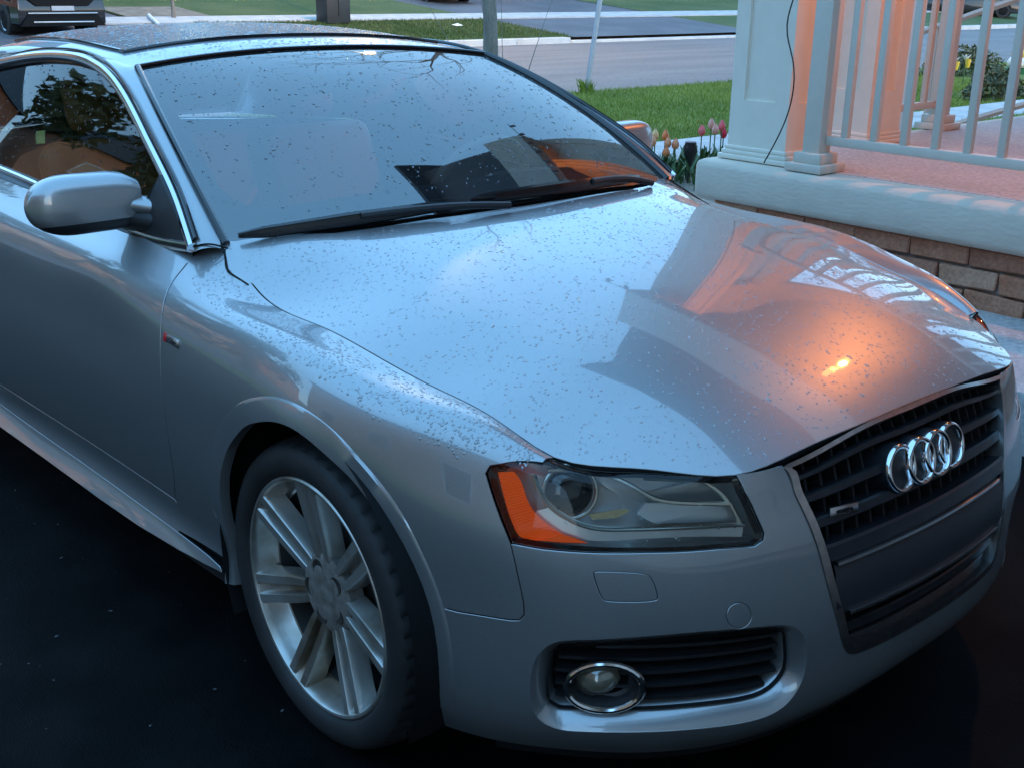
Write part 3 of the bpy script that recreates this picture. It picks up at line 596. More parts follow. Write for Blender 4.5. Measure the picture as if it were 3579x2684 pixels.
# side glass
bl=np.array(BK['belt']); bl=resamp(bl,20)
gl=np.vstack([ch,[(-2.35,1.262),(-2.5,1.15)],[(-2.52,1.03)],bl[::-1]])
panel('side_window',side,gl,M['sideglass'],car,step=.05,gap=.002,lip=0,off=-.008,mirror=True)
bx=side(bl[:,0],bl[:,1]); bx=np.vstack([bx,[(-2.2,-.795,1.013),(-2.52,-.80,1.045)]]); bx=resamp(bx,40)
for m_ in (1,-1):
    tube('belt_chrome',(bx+[0,-.004,.0])*[1,m_,1],.008,M['chrome'],car,r2=.014)
    w0=wall(np.linspace(1.99,3.45,40),np.full(40,dtop)); b0=resamp(bx[bx[:,0]>-1.95],40)
    mesh('belt_seal',np.vstack([w0,b0+[0,.01,0]])*[1,m_,1],gridF(2,40,m_<0),M['trim'],car)
    # mirror sail (black triangle at the front corner of the window)
    tri=np.array([(-.57,-.806,.945),(-.83,-.812,.938),(-.80,-.80,1.0),(-.745,-.775,1.075),(-.66,-.79,1.02)]); tri2=tri+[0,.02,0]
    n=len(tri); mesh('mirror_sail',np.vstack([tri,tri2])*[1,m_,1],[tuple(range(n)),tuple(range(2*n-1,n-1,-1))]+[(i,(i+1)%n,n+(i+1)%n,n+i) for i in range(n)],M['trim'],car,smooth=False)
# rear deck and rear window
wv=wall(np.linspace(3.95,5.782,18),np.full(18,.88)); V=[];F=[]
for k in range(18):
    for j in range(9): t=j/8*2-1; V.append((wv[k,0],wv[k,1]*-t if False else wv[k,1]*t*-1,wv[k,2]+.035*(1-t*t)))
mesh('boot_lid',V,gridF(18,9,True),P_,car,ang=180)
rw0=np.array([(-2.6,y,roof2(np.array([-2.6]),np.array([y]))[0,2]-.0) for y in np.linspace(-.6,.6,13)]); rw1=np.array([(-3.12+.06*(y/.7)**2,y,1.0) for y in np.linspace(-.70,.70,13)])
mesh('rear_window',np.vstack([rw0,(rw0+rw1)/2+[0,0,.03],rw1]),gridF(3,13,True),M['carglass'],car,ang=180)
for m_ in (1,-1):
    q=np.array([(-2.5,-.62,1.285),(-2.55,-.69,1.19),(-2.52,-.80,1.045),(-2.2,-.80,1.013),(-2.6,-.745,1.0),(-3.15,-.70,.99),(-2.85,-.63,1.16),(-2.6,-.60,1.27)])
    cq=q.mean(0); V=np.vstack([q,[cq+[0,-.03,.01]]])*[1,m_,1]; mesh('rear_pillar',V,[(i,(i+1)%8,8)[::m_] for i in range(8)],P_,car,ang=60)
# ---------------------------------------------------------------- door mirrors
def side_mirror(m_):
    ny,nt=17,28; V=[]
    ys=1-(1-np.linspace(0,1,ny))**2.0
    for t in ys:
        y=-.800-.240*t
        e=(1-max(0,(t-.55)/.45)**2.6)**.5 if t<1 else .0
        e=max(e,.10); hz_=(.067+.004*t)*min(1,(.74+.26*min(1,t/.14)))*e; hx2=.062*e
        cz=1.014-.004*t; cx2=-.855-.028*t
        for k in range(nt):
            a=2*math.pi*k/nt; c,s=math.cos(a),math.sin(a)
            xx=math.copysign(abs(c)**.68,c)*hx2; zz=math.copysign(abs(s)**.52,s)*hz_
            if xx<0: xx*=.55
            V.append((cx2+xx,y,cz+zz+.010*(1-abs(c))*0))
    F=gridF(ny,nt); F+=[(i*nt+nt-1,(i+1)*nt+nt-1,(i+1)*nt,i*nt) for i in range(ny-1)]
    F.append(tuple(range(nt))[::-1]); F.append(tuple((ny-1)*nt+k for k in range(nt)))
    V=np.array(V)
    # silver cap above, black base below: one shell cut along a level line
    if m_<0: F=[f[::-1] for f in F]
    for nm,mt,dn in (('mirror_cap',P_,False),('mirror_base',M['trim'],True)):
        o=mesh(nm,V*[1,m_*(.998 if dn else 1),1],F,mt,car,ang=180); bm=bmesh.new(); bm.from_mesh(o.data)
        bmesh.ops.bisect_plane(bm,geom=list(bm.verts)+list(bm.edges)+list(bm.faces),plane_co=(-.86,0,.988),plane_no=(-.10,-.02*m_,1),clear_inner=not dn,clear_outer=dn)
        bm.to_mesh(o.data); bm.free(); o.data.set_sharp_from_angle(angle=rad(60))
    arm=MB(); 
    q=np.array([(-.862,-.815,.975),(-.82,-.79,.968),(-.76,-.765,.962)]); arm.tube(resamp(q,8)*[1,m_,1],.045,10,r2=.034); arm.out('mirror_arm',M['trim'],car,ang=60)
    stub=np.array([(-.83,-.812,1.004),(-.80,-.79,1.001),(-.78,-.772,.998)]); sv=MB().tube(resamp(stub,6)*[1,m_,1],.034,10,r2=.022); sv.out('mirror_bracket',P_,car,ang=60)
for m_ in (1,-1): side_mirror(m_)
# ---------------------------------------------------------------- headlights
def headlight(m_):
    h=empty('headlight',parent=car)
    top=[(.858,.80),(.848,.872),(.70,.876),(.55,.876),(.508,.86),(.4993,.7289)]
    out=np.vstack([hl[:3],top,hl[5:]])
    b=m_<0
    panel('lens',wall,out,M['lens'],h,step=.016,gap=.006,lip=0,off=-.004,mirror=b,both=not b)
    # deep housing: bowl behind the lens, open at the front
    o2=dens(inset(dens(out,.02),.003),.02); fr_,n_=s_eval(wall,o2,-.003); dirv=np.array([-.72,.55,-.30]); dirv/=np.linalg.norm(dirv)
    mid=fr_+dirv*.03; cen=fr_.mean(0); bk=(fr_-cen)*.86+cen+dirv*.085
    n=len(o2); V=np.vstack([fr_,mid,bk,[bk.mean(0)]])*[1,m_,1]
    F=[(i,(i+1)%n,n+(i+1)%n,n+i) for i in range(n)]+[(n+i,n+(i+1)%n,2*n+(i+1)%n,2*n+i) for i in range(n)]+[(2*n+i,2*n+(i+1)%n,3*n) for i in range(n)]
    mesh('housing',V,F,M['headin'],h,ang=50)
    # dark border band just behind the lens edge
    ob_=dens(inset(dens(out,.02),.003),.02); ib_=inset(ob_,.011); k=len(ob_)
    a1,_=s_eval(wall,ob_,-.006); a2,_=s_eval(wall,ib_,-.012)
    mesh('dark_border',np.vstack([a1,a2])*[1,m_,1],[(i,(i+1)%k,k+(i+1)%k,k+i) for i in range(k)],M['gloss'],h)
    mm=lambda P:np.asarray(P)*[1,m_,1]
    # amber side reflector with ribs
    am=np.array(BK['amber']); L=resamp(am[[0,13,12,11,10,9]],26); Rr=resamp(am[[1,2,3,4,5,6]],26); L2=L; 
    L=resamp(np.vstack([am[0],am[13],am[12],am[11],am[10],am[9]]),62); R_=resamp(np.vstack([am[1],am[2],am[3],am[4],am[5],am[6]]),62); V=[]
    for i in range(62):
        for j in range(5):
            t=j/4; V.append(L[i]*(1-t)+R_[i]*t)
    V=np.array(V); d=np.array([.72,-.55,.25]); V+=d*(.0014*(np.arange(62)%2)[:,None]).repeat(5,1).reshape(-1,1)
    mesh('amber_reflector',mm(V),gridF(62,5),M['amber'],h,smooth=False)
    tip=np.array([am[9],am[6],am[7],am[8]]); mesh('amber_tail',mm(tip),[(0,1,2,3)],M['amber'],h,smooth=False)
    tube('light_strip',mm(resamp(BK['hl_arc'],40)),.0055,M['headchrome'],h,r2=.004)
    tube('light_strip',mm(resamp(BK['hl_upper'],30)),.0045,M['headchrome'],h)
    tube('light_strip',mm(resamp(BK['hl_right'],24)),.004,M['headchrome'],h)
    lw=np.array(BK['hl_arc'][2:]); ll=resamp(BK['hl_lower'],20); l2=resamp(lw,20); mesh('lower_trim',mm(np.vstack([l2,ll])),gridF(2,20),M['headin'],h)
    pj=np.array(BK['hl_proj']); c=pj[0]; ring=pj[1:]
    rad_=np.mean(np.linalg.norm(ring-ring.mean(0),axis=1)); ax=np.array([.80,-.52,.22]); ax/=np.linalg.norm(ax); e1_=np.cross(ax,[0,0,1]); e1_/=np.linalg.norm(e1_); e2_=np.cross(e1_,ax)
    c=ring.mean(0); rr=.046
    circ=np.array([c+rr*(e1_*math.cos(t)+e2_*math.sin(t)) for t in np.linspace(0,2*math.pi,40,endpoint=False)])
    pr=tube('projector_ring',mm(circ),.0035,M['headchrome'],h,closed=True)
    V=[];nr=8
    for i in range(nr):
        a=math.pi/2*i/(nr-1)
        for t in np.linspace(0,2*math.pi,28,endpoint=False): V.append(c+rr*.93*math.cos(a)*(e1_*math.cos(t)+e2_*math.sin(t))+ax*.020*math.sin(a)-ax*.012)
    mesh('projector_lens',mm(V),[(i*28+k,i*28+(k+1)%28,(i+1)*28+(k+1)%28,(i+1)*28+k) for i in range(nr-1) for k in range(28)],M['carglass'],h,ang=180)
    for nm,mt in (('hl_plate','headin'),('hl_gold','headgold'),('hl_gold2','headgold')):
        q=np.array(BK[nm]); n=len(q); mesh('reflector_facet',mm(np.vstack([q,q+dirv*.012])),[tuple(range(n))]+[(i,(i+1)%n,n+(i+1)%n,n+i) for i in range(n)],M[mt],h,smooth=False)
    return h
for m_ in (1,-1): headlight(m_)
# ---------------------------------------------------------------- grille
gr=empty('grille',parent=car)
gl_=np.vstack([gs[:-1]])
gh=np.vstack([[(.404,.868)],gs[:-1],[(.2311,.209)]])
gpoly=np.vstack([gh,(gh*[-1,1])[::-1]])
panel('backing',wall,gpoly,M['black'],gr,step=.04,lip=0,off=-.055)
rim=resamp(np.vstack([[(.36,.876)],gh]),60); topu=np.linspace(-.36,.36,30); 
loop=np.vstack([rim,(rim*[-1,1])[::-1],np.stack([topu,np.full(30,.877)],1)[1:-1]]); loop=dens(loop,.012)
Pp,Nn=s_eval(wall,loop,.003)
k=len(loop); lin=inset(loop,.017); lin[:,1]-=np.clip((lin[:,1]-.80)/.04,0,1)*.020; Pi,_=s_eval(wall,lin,.004); Pb,_=s_eval(wall,lin,-.05); Po,_=s_eval(wall,inset(loop,-.002),-.004)
mesh('chrome_frame',np.vstack([Po,Pp,Pi,Pb]),[(r_*k+i,r_*k+(i+1)%k,(r_+1)*k+(i+1)%k,(r_+1)*k+i) for r_ in range(3) for i in range(k)],M['frame'],gr,ang=40)
def gw(v): return float(np.interp(v,gs[::-1][1:,1],gs[::-1][1:,0]))      # half width of the opening at v
def slat(v,th_,dep,mt,name,proud=-.006,lo=-1,hi=1,par=gr):
    w=gw(v)-.014; u=np.linspace(lo*w,hi*w,40)
    prof=[(-.5,-dep),(-.5,-.004),(-.35,0),(.35,0),(.5,-.004),(.5,-dep)]; V=[]
    for a,o_ in prof:
        P,_=s_eval(wall,np.stack([u,np.full(40,v+a*th_)],1),proud+o_); V.append(P)
    V=np.vstack(V); F=[((j+1)*40+i,(j+1)*40+i+1,j*40+i+1,j*40+i) for j in range(5) for i in range(39)]
    return mesh(name,V,F,M[mt],par,ang=30)
for v in (.735,.615,.515): slat(v,.038,.04,'slat','slat')
slat(.43,.042,.045,'slat','slat',.002)
slat(.355,.100,.02,'plate','plate_panel',.004)
slat(.407,.008,.012,'satin','plate_strip',.009,-.86,.95); slat(.306,.008,.012,'satin','plate_strip',.009,-.86,.95)
slat(.262,.022,.04,'slat','slat',-.012); slat(.232,.016,.04,'slat','slat',-.02)
for u in np.linspace(-.33,.33,17):                                    # vertical webs behind the slats
    vv=np.array([.23,.30,.42,.5,.6,.7,.8,.86]); vv=vv[np.array([gw(v)>abs(u)+.01 for v in vv])]
    if len(vv)<2: continue
    a,_=s_eval(wall,np.stack([np.full(len(vv),u-.003),vv],1),-.026); b,_=s_eval(wall,np.stack([np.full(len(vv),u+.003),vv],1),-.026); c,_=s_eval(wall,np.stack([np.full(len(vv),u),vv],1),-.055)
    n=len(vv); mesh('grille_web',np.vstack([c,a,b,c]),gridF(4,n),M['web'],gr,smooth=False)
# four interlinked rings
rc_=np.array([.800,0,.6235]); tl=rad(14); ex=np.array([0,1,0]); ey=np.array([-math.sin(tl),0,math.cos(tl)]); ez=np.array([math.cos(tl),0,math.sin(tl)])
em=[]
for i,y0 in enumerate((-.0885,-.0295,.0295,.0885)):
    R0=.0415; prof=[(-.0055,-.022),(-.0052,-.002),(-.0030,.0024),(.0,.0036),(.0030,.0024),(.0052,-.002),(.0055,-.022)]; V=[];n=56
    for kk in range(n):
        t=2*math.pi*kk/n; dx=(.004 if i%2 else 0)
        for a,o_ in prof:
            q=rc_+ex*(y0+(R0+a)*math.cos(t))+ey*((R0+a)*math.sin(t))+ez*(o_-.9*(y0)**2); V.append(q)
    m=len(prof); em.append(mesh('emblem_ring',V,[(k1*m+j,((k1+1)%n)*m+j,((k1+1)%n)*m+j+1,k1*m+j+1)[::-1] for k1 in range(n) for j in range(m-1)],M['chrome'],gr,ang=50))
bk=MB()
for y0 in (-.0885,-.0295,.0295,.0885):
    pts=[rc_+ex*y0+ez*o_ for o_ in (-.075,-.012)]; bk.tube(pts,[.052,.0475],28)
bk.out('emblem_backing',M['slat'],gr,ang=40)
def text_mesh(name,txt,size,depth,origin,ex_,ey_,mt,parent):
    cu=bpy.data.curves.new(name,'FONT'); cu.body=txt; cu.size=size; cu.extrude=depth; cu.align_x='CENTER'; cu.align_y='CENTER'; cu.resolution_u=2
    to=bpy.data.objects.new(name+'_c',cu); COL.objects.link(to); dg_=bpy.context.evaluated_depsgraph_get(); me=bpy.data.meshes.new_from_object(to.evaluated_get(dg_)); bpy.data.objects.remove(to); bpy.data.curves.remove(cu)
    ex_=np.asarray(ex_,float);ex_/=np.linalg.norm(ex_); ey_=np.asarray(ey_,float); ey_=ey_-ex_*(ey_@ex_); ey_/=np.linalg.norm(ey_); ez_=np.cross(ex_,ey_)
    for v in me.vertices: v.co=Vector(np.asarray(origin)+ex_*v.co.x+ey_*v.co.y+ez_*v.co.z)
    return link(name,me,mt,parent)
bd,bn=s_eval(wall,np.array(BK['badge']),.001); c=bd.mean(0); bx_=(bd[3]+bd[2]-bd[0]-bd[1]); bx_/=np.linalg.norm(bx_); by_=np.array([-.2,0,1.]); by_-=bx_*(by_@bx_); by_/=np.linalg.norm(by_); bz_=np.cross(bx_,by_)
def plate(name,c,hx__,hy__,t,mt,par,bevel=.001,bx=None,by=None,bz=None):
    V=[c+bx*a*hx__+by*b*hy__+bz*d for d in (-t,0) for a,b in ((-1,-1),(1,-1),(1,1),(-1,1))]
    m2=MB().add(V,[(0,3,2,1),(4,5,6,7),(0,1,5,4),(1,2,6,5),(2,3,7,6),(3,0,4,7)]); return m2.out(name,mt,par,ang=30,bevel=bevel)
bpl=plate('badge',c,.036,.0085,.006,M['satin'],gr,.001,bx_,by_,bz_)
text_mesh('badge_lettering','quattro',.014,.0006,c+bz_*.0008,bx_,by_,M['black'],gr)
# fender badge
sb,sn=s_eval(wall,np.array(BK['sbadge']),.0); c=sb.mean(0); n=sn.mean(0); n/=np.linalg.norm(n); bx_=np.array([1.,0,-.06]); bx_-=n*(bx_@n); bx_/=np.linalg.norm(bx_); by_=np.cross(n,bx_)
pl=plate('fender_badge',c+n*.003+bx_*.008,.030,.0085,.004,M['satin'],car,.001,bx_,by_,n); plate('badge_red_bar',c+n*.0036-bx_*.029,.0065,.0095,.004,M['red'],pl,.001,bx_,by_,n)
text_mesh('badge_lettering','S line',.016,.0005,c+n*.0035+bx_*.010,bx_,by_,M['darkgrey'],pl)
# ---------------------------------------------------------------- fog-lamp openings
def fog_bay(m_):
    f=empty('fog_lamp_bay',parent=car); b=m_<0
    panel('recess',wall,inset(dens(fog,.02),-.01),M['black'],f,step=.03,lip=0,off=-.074,mirror=b,both=not b)
    d=dens(fog,.015); a1,_=s_eval(wall,d,-.023); a2,_=s_eval(wall,d,-.075); k=len(d)
    mesh('bay_wall',np.vstack([a1,a2])*[1,m_,1],[(i,(i+1)%k,k+(i+1)%k,k+i) for i in range(k)],M['trim'],f)
    fr_=np.array(BK['fogring']); 
    for v in (.165,.193,.221,.249,.275):
        u0,u1=.40+.0,.835; us=np.linspace(u0,u1,60); q=np.stack([us,np.full(60,v+.0*us)],1); q=q[pip(q,inset(d,.006))]
        if len(q)<3: continue
        V=[s_eval(wall,q+[0,dv],o_)[0] for dv,o_ in ((-.004,-.07),(-.0035,-.034),(.0035,-.034),(.004,-.07))]
        mesh('louvre',np.vstack(V)*[1,m_,1],gridF(4,len(q)),M['trim'],f,ang=30)
    Rg=s_eval(wall,fr_,-.012)[0]*[1,m_,1]; tube('fog_lamp_ring',Rg,.0065,M['chrome'],f,closed=True,k=10)
    c=fr_.mean(0); L=[s_eval(wall,(fr_-c)*s+c,o_)[0]*[1,m_,1] for s,o_ in ((.97,-.014),(.80,-.034),(.66,-.038))]
    n=len(fr_); mesh('fog_lamp_bezel',np.vstack(L),[(r*n+i,r*n+(i+1)%n,(r+1)*n+(i+1)%n,(r+1)*n+i) for r in range(2) for i in range(n)],M['trim'],f)
    c2=c+[.012,.004]; L=[s_eval(wall,(fr_-c)*[s*.85,s]+c2,o_)[0]*[1,m_,1] for s,o_ in ((.68,-.040),(.5,-.058),(.2,-.068),(.02,-.070))]
    mesh('fog_reflector',np.vstack(L),[(r*n+i,r*n+(i+1)%n,(r+1)*n+(i+1)%n,(r+1)*n+i) for r in range(3) for i in range(n)],M['reflector'],f)
    L=[s_eval(wall,(fr_-c)*[s*.85,s]+c2,o_)[0]*[1,m_,1] for s,o_ in ((.72,-.036),(.55,-.024),(.30,-.016),(.02,-.013))]
    mesh('fog_lens',np.vstack(L),[(r*n+i,r*n+(i+1)%n,(r+1)*n+(i+1)%n,(r+1)*n+i) for r in range(3) for i in range(n)],M['foglens'],f,ang=180)
for m_ in (1,-1): fog_bay(m_)
# splitter under the bumper
sp=wall(np.linspace(-.95,.95,60),np.zeros(60)); s2=sp*[1,1,0]+[0,0,.125]; s2[:,0]-=.03; 
mesh('chin_spoiler',np.vstack([sp-[.012,0,-.004],sp*[.99,.985,1]-[.014,0,.028],s2*[.97,.97,1]]),gridF(3,60),M['trim'],car,ang=40)
# ---------------------------------------------------------------- wheels
def wheel(x,y,m_,phase):
    w=empty('wheel',(x,y,WR),(0,0,0 if m_<0 else math.pi),parent=car)
    prof=[(.2475,.006),(.252,-.004),(.262,-.012),(.282,-.016),(.300,-.011),(.310,-.003),(.3155,.008),(.3185,.022),(.3205,.034),(.3145,.036),(.3145,.043),(.322,.045),(.3225,.075),(.3165,.077),(.3165,.085),(.323,.087),(.323,.130),(.317,.132),(.317,.140),(.3225,.142),(.322,.172),(.315,.174),(.315,.181),(.320,.183),(.3155,.205),(.300,.222),(.275,.228),(.248,.215)]
    n=192
    def mod(i,j,r):
        if 6<=j<=8 or 23<=j<=24: return r-(.006 if i%4==0 else 0)
        if j in(11,12,15,16,19,20): return r-(.0045 if (i+j)%6==0 else 0)
        return r
    V,F=lathe(prof,n,mod=mod); mesh('tyre',V,[f[::-1] for f in F],M['tyre'],w,ang=30)
    rp=[(.2485,.010),(.2505,.003),(.2500,-.003),(.2465,-.006),(.2415,-.005),(.2385,.0),(.2365,.010),(.233,.022),(.229,.036),(.222,.048),(.2165,.049)]
    V,F=lathe(rp,112); mesh('rim',V,[f[::-1] for f in F],M['alloy'],w,ang=40); V,F=lathe([(.2165,.049),(.207,.09),(.205,.20)],64); mesh('barrel',V,[f[::-1] for f in F],M['barrel'],w)
    cs=[(-1,.044),(-.0400,.016),(-.0380,.003),(-.0360,0),(-.0150,0),(-.0130,.0025),(-.0105,.026),(.0105,.026),(.0130,.0025),(.0150,0),(.0360,0),(.0380,.003),(.0400,.016),(1,.044)]
    rs=[(.060,.034,.58,.025),(.074,.030,.64,.029),(.088,.0215,.70,.032),(.11,.0135,.75,.034),(.15,.0075,.80,.037),(.19,.004,.83,.038),(.225,.001,.86,.041),(.2415,-.003,.88,.046)]
    for k in range(7):
        a=phase+2*math.pi*k/7; ca,sa=math.cos(a),math.sin(a); V=[]
        for r,f0,sc,fw in rs:
            for t,dp in cs:
                tt=t*sc if abs(t)<1 else t*fw; f0=.027-.030*(r-.06)/.1815; yy=f0+dp*(1 if dp<.03 else .9)
                if r>.21 and .01<dp<.03: yy=f0+dp*max(0,(.2405-r)/.03)
                V.append((r*ca-tt*sa,yy,r*sa+tt*ca))
        mesh('spoke',V,gridF(len(rs),len(cs),True),M['alloy'],w,ang=28)
    V,F=lathe([(.002,.022),(.03,.0205),(.072,.0235),(.084,.030),(.088,.06)],56); hb_=mesh('hub',V,F,M['hub'],w,ang=40)
    for k in range(5):
        a=phase+.3+2*math.pi*k/5; c=(.054*math.cos(a),-.0042,.054*math.sin(a)); V,F=lathe([(.0145,.0255),(.0135,.0265),(.0115,.029),(.011,.034),(.002,.034)] if False else [(.0195,.0278),(.0185,.0258),(.0175,.0266),(.0001,.0270)],20)
        mesh('lug_recess',np.array(V)+c,F,M['rust_shade'],w,ang=40)  # proud dark disc, its colour standing in for a shaded hole
    V,F=lathe([(.02,.075),(.165,.075),(.165,.10),(.05,.10)],48); mesh('brake_disc',V,F,M['disc'],w)
    V,F=lathe([(.01,.13),(.212,.13)],32); mesh('inner_wheel',V,F,M['black'],w)
    return w
WR=.323; WX=0.0
wheel(WX,-.876,-1,rad(93.5)); wheel(WX,.876,1,rad(20)); wheel(WX-2.751,-.882,-1,rad(70)); wheel(WX-2.751,.882,1,rad(10))
# ---------------------------------------------------------------- interior
def soft(name,a,b,mt,par,bev=.05,rot=None,loc=(0,0,0)):
    o=MB().box(a,b).out(name,mt,par,ang=180,bevel=bev,seg=4)
    if rot is not None: o.location=loc; o.rotation_euler=rot
    return o
dq=[]
for y in np.linspace(-.70,.70,29):
    bump_=.045*math.exp(-((y-.37)/.17)**4); dq.append([(-.52,y,.915),(-.62,y,.935+bump_*.3),(-.72,y,.945+bump_),(-.80,y,.935+bump_),(-.84,y,.90+bump_*.6),(-.83,y,.80),(-.80,y,.55)])
da=empty('dashboard',parent=car)
mesh('dash_top',np.array(dq).reshape(-1,3),gridF(29,7),M['dash'],da)
tube('dash_trim',[(-.838,y,.86) for y in np.linspace(-.68,.1,12)],.018,M['dashtan'],da)
st=empty('steering_wheel',(-.98,.37,.89),(0,rad(24),0),car)
tube('wheel_rim',[(0,.185*math.cos(t),.185*math.sin(t)) for t in np.linspace(0,2*math.pi,48,endpoint=False)],.016,M['dashtan'],st,closed=True)
soft('wheel_boss',(-.02,-.06,-.05),(.05,.06,.05),M['dash'],st,.03)
for a in (0,math.pi,-math.pi/2): tube('wheel_spoke',[(0,.05*math.cos(a),.05*math.sin(a)),(0,.18*math.cos(a),.18*math.sin(a))],.014,M['dash'],st)
for y in (-.37,.37):
    se=empty('seat',(-1.5,y,.30),parent=car)
    soft('seat_cushion',(-.25,-.25,0),(.28,.25,.22),M['leather'],se,.06)
    soft('seat_back',(-.07,-.25,0),(.07,.25,.62),M['leather'],se,.06,(0,rad(-22),0),(-.24,0,.16))
    soft('headrest',(-.05,-.13,0),(.05,.13,.2),M['leather'],se,.05,(0,rad(-14),0),(-.48,0,.76))
rs_=empty('rear_seat',(-2.45,0,.35),parent=car); soft('seat_back',(-.07,-.6,0),(.07,.6,.55),M['leather'],rs_,.06,(0,rad(-20),0),(0,0,.1)); soft('seat_cushion',(-.05,-.6,0),(.42,.6,.18),M['leather'],rs_,.06)
soft('rear_view_mirror',(-1.20,-.11,1.20),(-1.17,.11,1.265),M['dash'],car,.012)
MB().box((-2.9,-.8,.30),(-.42,.8,.32)).out('cabin_floor',M['black'],car,smooth=False)
# ---------------------------------------------------------------- rain drops lying on the bodywork
def drops(S,uv,rmin,rmax,off,name,parent,bias=2.2,h=.28,elong=1.5,mt='bead'):
    n=len(uv); P,N=s_eval(S,uv,off)
    r=rmin+(rmax-rmin)*RNG.random(n)**bias
    up=np.array([0,0,1.]); dn=-(up-N*(N@up)[:,None]); L=np.linalg.norm(dn,axis=1)[:,None]; rnd=RNG.normal(size=(n,3)); rnd-=N*(rnd*N).sum(1)[:,None]; rnd/=np.linalg.norm(rnd,axis=1)[:,None]
    T=dn/(L+1e-9)*np.minimum(L*4,1)+rnd*.55; T/=np.linalg.norm(T,axis=1)[:,None]; B=np.cross(N,T)
    k=9; ang=np.linspace(0,2*np.pi,k,endpoint=False); el=1+(elong-1)*RNG.random(n)
    wob=1+.22*RNG.normal(size=(n,k)); wob=(wob+np.roll(wob,1,1)+np.roll(wob,-1,1))/3*1.0
    rings=[]
    for s,hh in ((1.0,0),(.86,.55),(.52,.88)):
        q=P[:,None]+(T[:,None]*(np.cos(ang)[None,:,None]*el[:,None,None])+B[:,None]*np.sin(ang)[None,:,None]/np.sqrt(el)[:,None,None])*(r[:,None]*wob*s)[...,None]+N[:,None]*(r*h*hh)[:,None,None]
        rings.append(q)
    topv=P+N*(r*h)[:,None]
    V=np.concatenate([np.concatenate(rings,1),topv[:,None]],1).reshape(-1,3); m=3*k+1
    base=[]
    for a in range(2):
        for j in range(k): base.append((a*k+j,a*k+(j+1)%k,(a+1)*k+(j+1)%k,(a+1)*k+j))
    tri=[(2*k+j,2*k+(j+1)%k,3*k) for j in range(k)]
    bq=np.array(base);bt=np.array(tri); o_=np.arange(n)*m
    Q=(bq[None]+o_[:,None,None]).reshape(-1,4);T3=(bt[None]+o_[:,None,None]).reshape(-1,3)
    me=bpy.data.meshes.new(name); nv=len(V); me.vertices.add(nv); me.vertices.foreach_set('co',V.ravel())
    nl=Q.size+T3.size; me.loops.add(nl); me.loops.foreach_set('vertex_index',np.concatenate([Q.ravel(),T3.ravel()]))
    npl=len(Q)+len(T3); me.polygons.add(npl); st_=np.concatenate([np.arange(len(Q))*4,Q.size+np.arange(len(T3))*3]); me.polygons.foreach_set('loop_start',st_)
    me.polygons.foreach_set('use_smooth',np.ones(npl,bool)); me.update(calc_edges=True); me.validate()
    o=link(name,me,M[mt],parent); o['kind']='stuff'; return o
def scatter(poly,n,lo,hi,clump=.5):
    out=np.zeros((0,2)); poly=np.asarray(poly)
    c=lo+(np.array(hi)-lo)*RNG.random((40,2)); 
    while len(out)<n:
        q=np.array(lo)+(np.array(hi)-lo)*RNG.random((n*2,2)); q=q[pip(q,inset(dens(poly,.05),.012))]
        f=np.sin(q[:,0]*23+3*np.sin(q[:,1]*17))*np.sin(q[:,1]*29+2*np.sin(q[:,0]*13)); q=q[RNG.random(len(q))<(.6+.4*f)]
        out=np.vstack([out,q])
    return out[:n]
drops(hood,scatter(hpoly,12000,np.array([-.55,-.78]),np.array([.76,.78])),.0006,.0029,.0001,'rain_drops',car,bias=2.8,h=.26,elong=1.4)
drops(hood,scatter(hpoly,140,np.array([-.55,-.78]),np.array([.76,.78])),.0022,.0044,.0001,'rain_drops',car,bias=1.6,h=.26,elong=1.7)
for m_ in (1,-1):
    S_=wall if m_>0 else F2(lambda u,v:wall(-u,v))
fu=scatter(np.array([(.87,.66),(.95,.66),(1.0,.6),(1.25,.63),(1.6,.655),(1.93,.70),(1.97,.87),(.87,.87)]),2600,np.array([.86,.56]),np.array([1.98,.875]))
drops(wall,fu,.0007,.0030,.0001,'rain_drops',car,elong=1.2,h=.28,bias=2.4)
drops(wind,scatter(np.array([(-.98,.05),(.98,.05),(.98,.98),(-.98,.98)]),2600,np.array([-1,0.]),np.array([1,1.])),.0007,.0036,.0002,'rain_drops',car,elong=1.5,h=.40,bias=2.6,mt='water')
rp_=scatter(np.array([(-1.25,-.57),(-1.25,.57),(-1.39,.57),(-1.39,-.57)]),900,np.array([-1.4,-.58]),np.array([-1.25,.58])); drops(roof2,rp_,.0012,.0042,.0003,'rain_drops',car,h=.22)
rp_=scatter(sun_poly,3200,np.array([-2.3,-.54]),np.array([-1.39,.54])); drops(roof2,rp_,.0015,.0048,.0052,'rain_drops',car,h=.25)
sgd=scatter(gl,700,np.array([-2.2,.93]),np.array([-.56,1.33])); drops(side,sgd,.001,.003,-.0075,'rain_drops',car,elong=1.6,mt='water')
drops(wall,scatter(hl[[3,4,5,8,9,10,11,12]]+0,60,np.array([.45,.48]),np.array([.95,.85])),.0012,.003,-.0035,'rain_drops',car,mt='water')
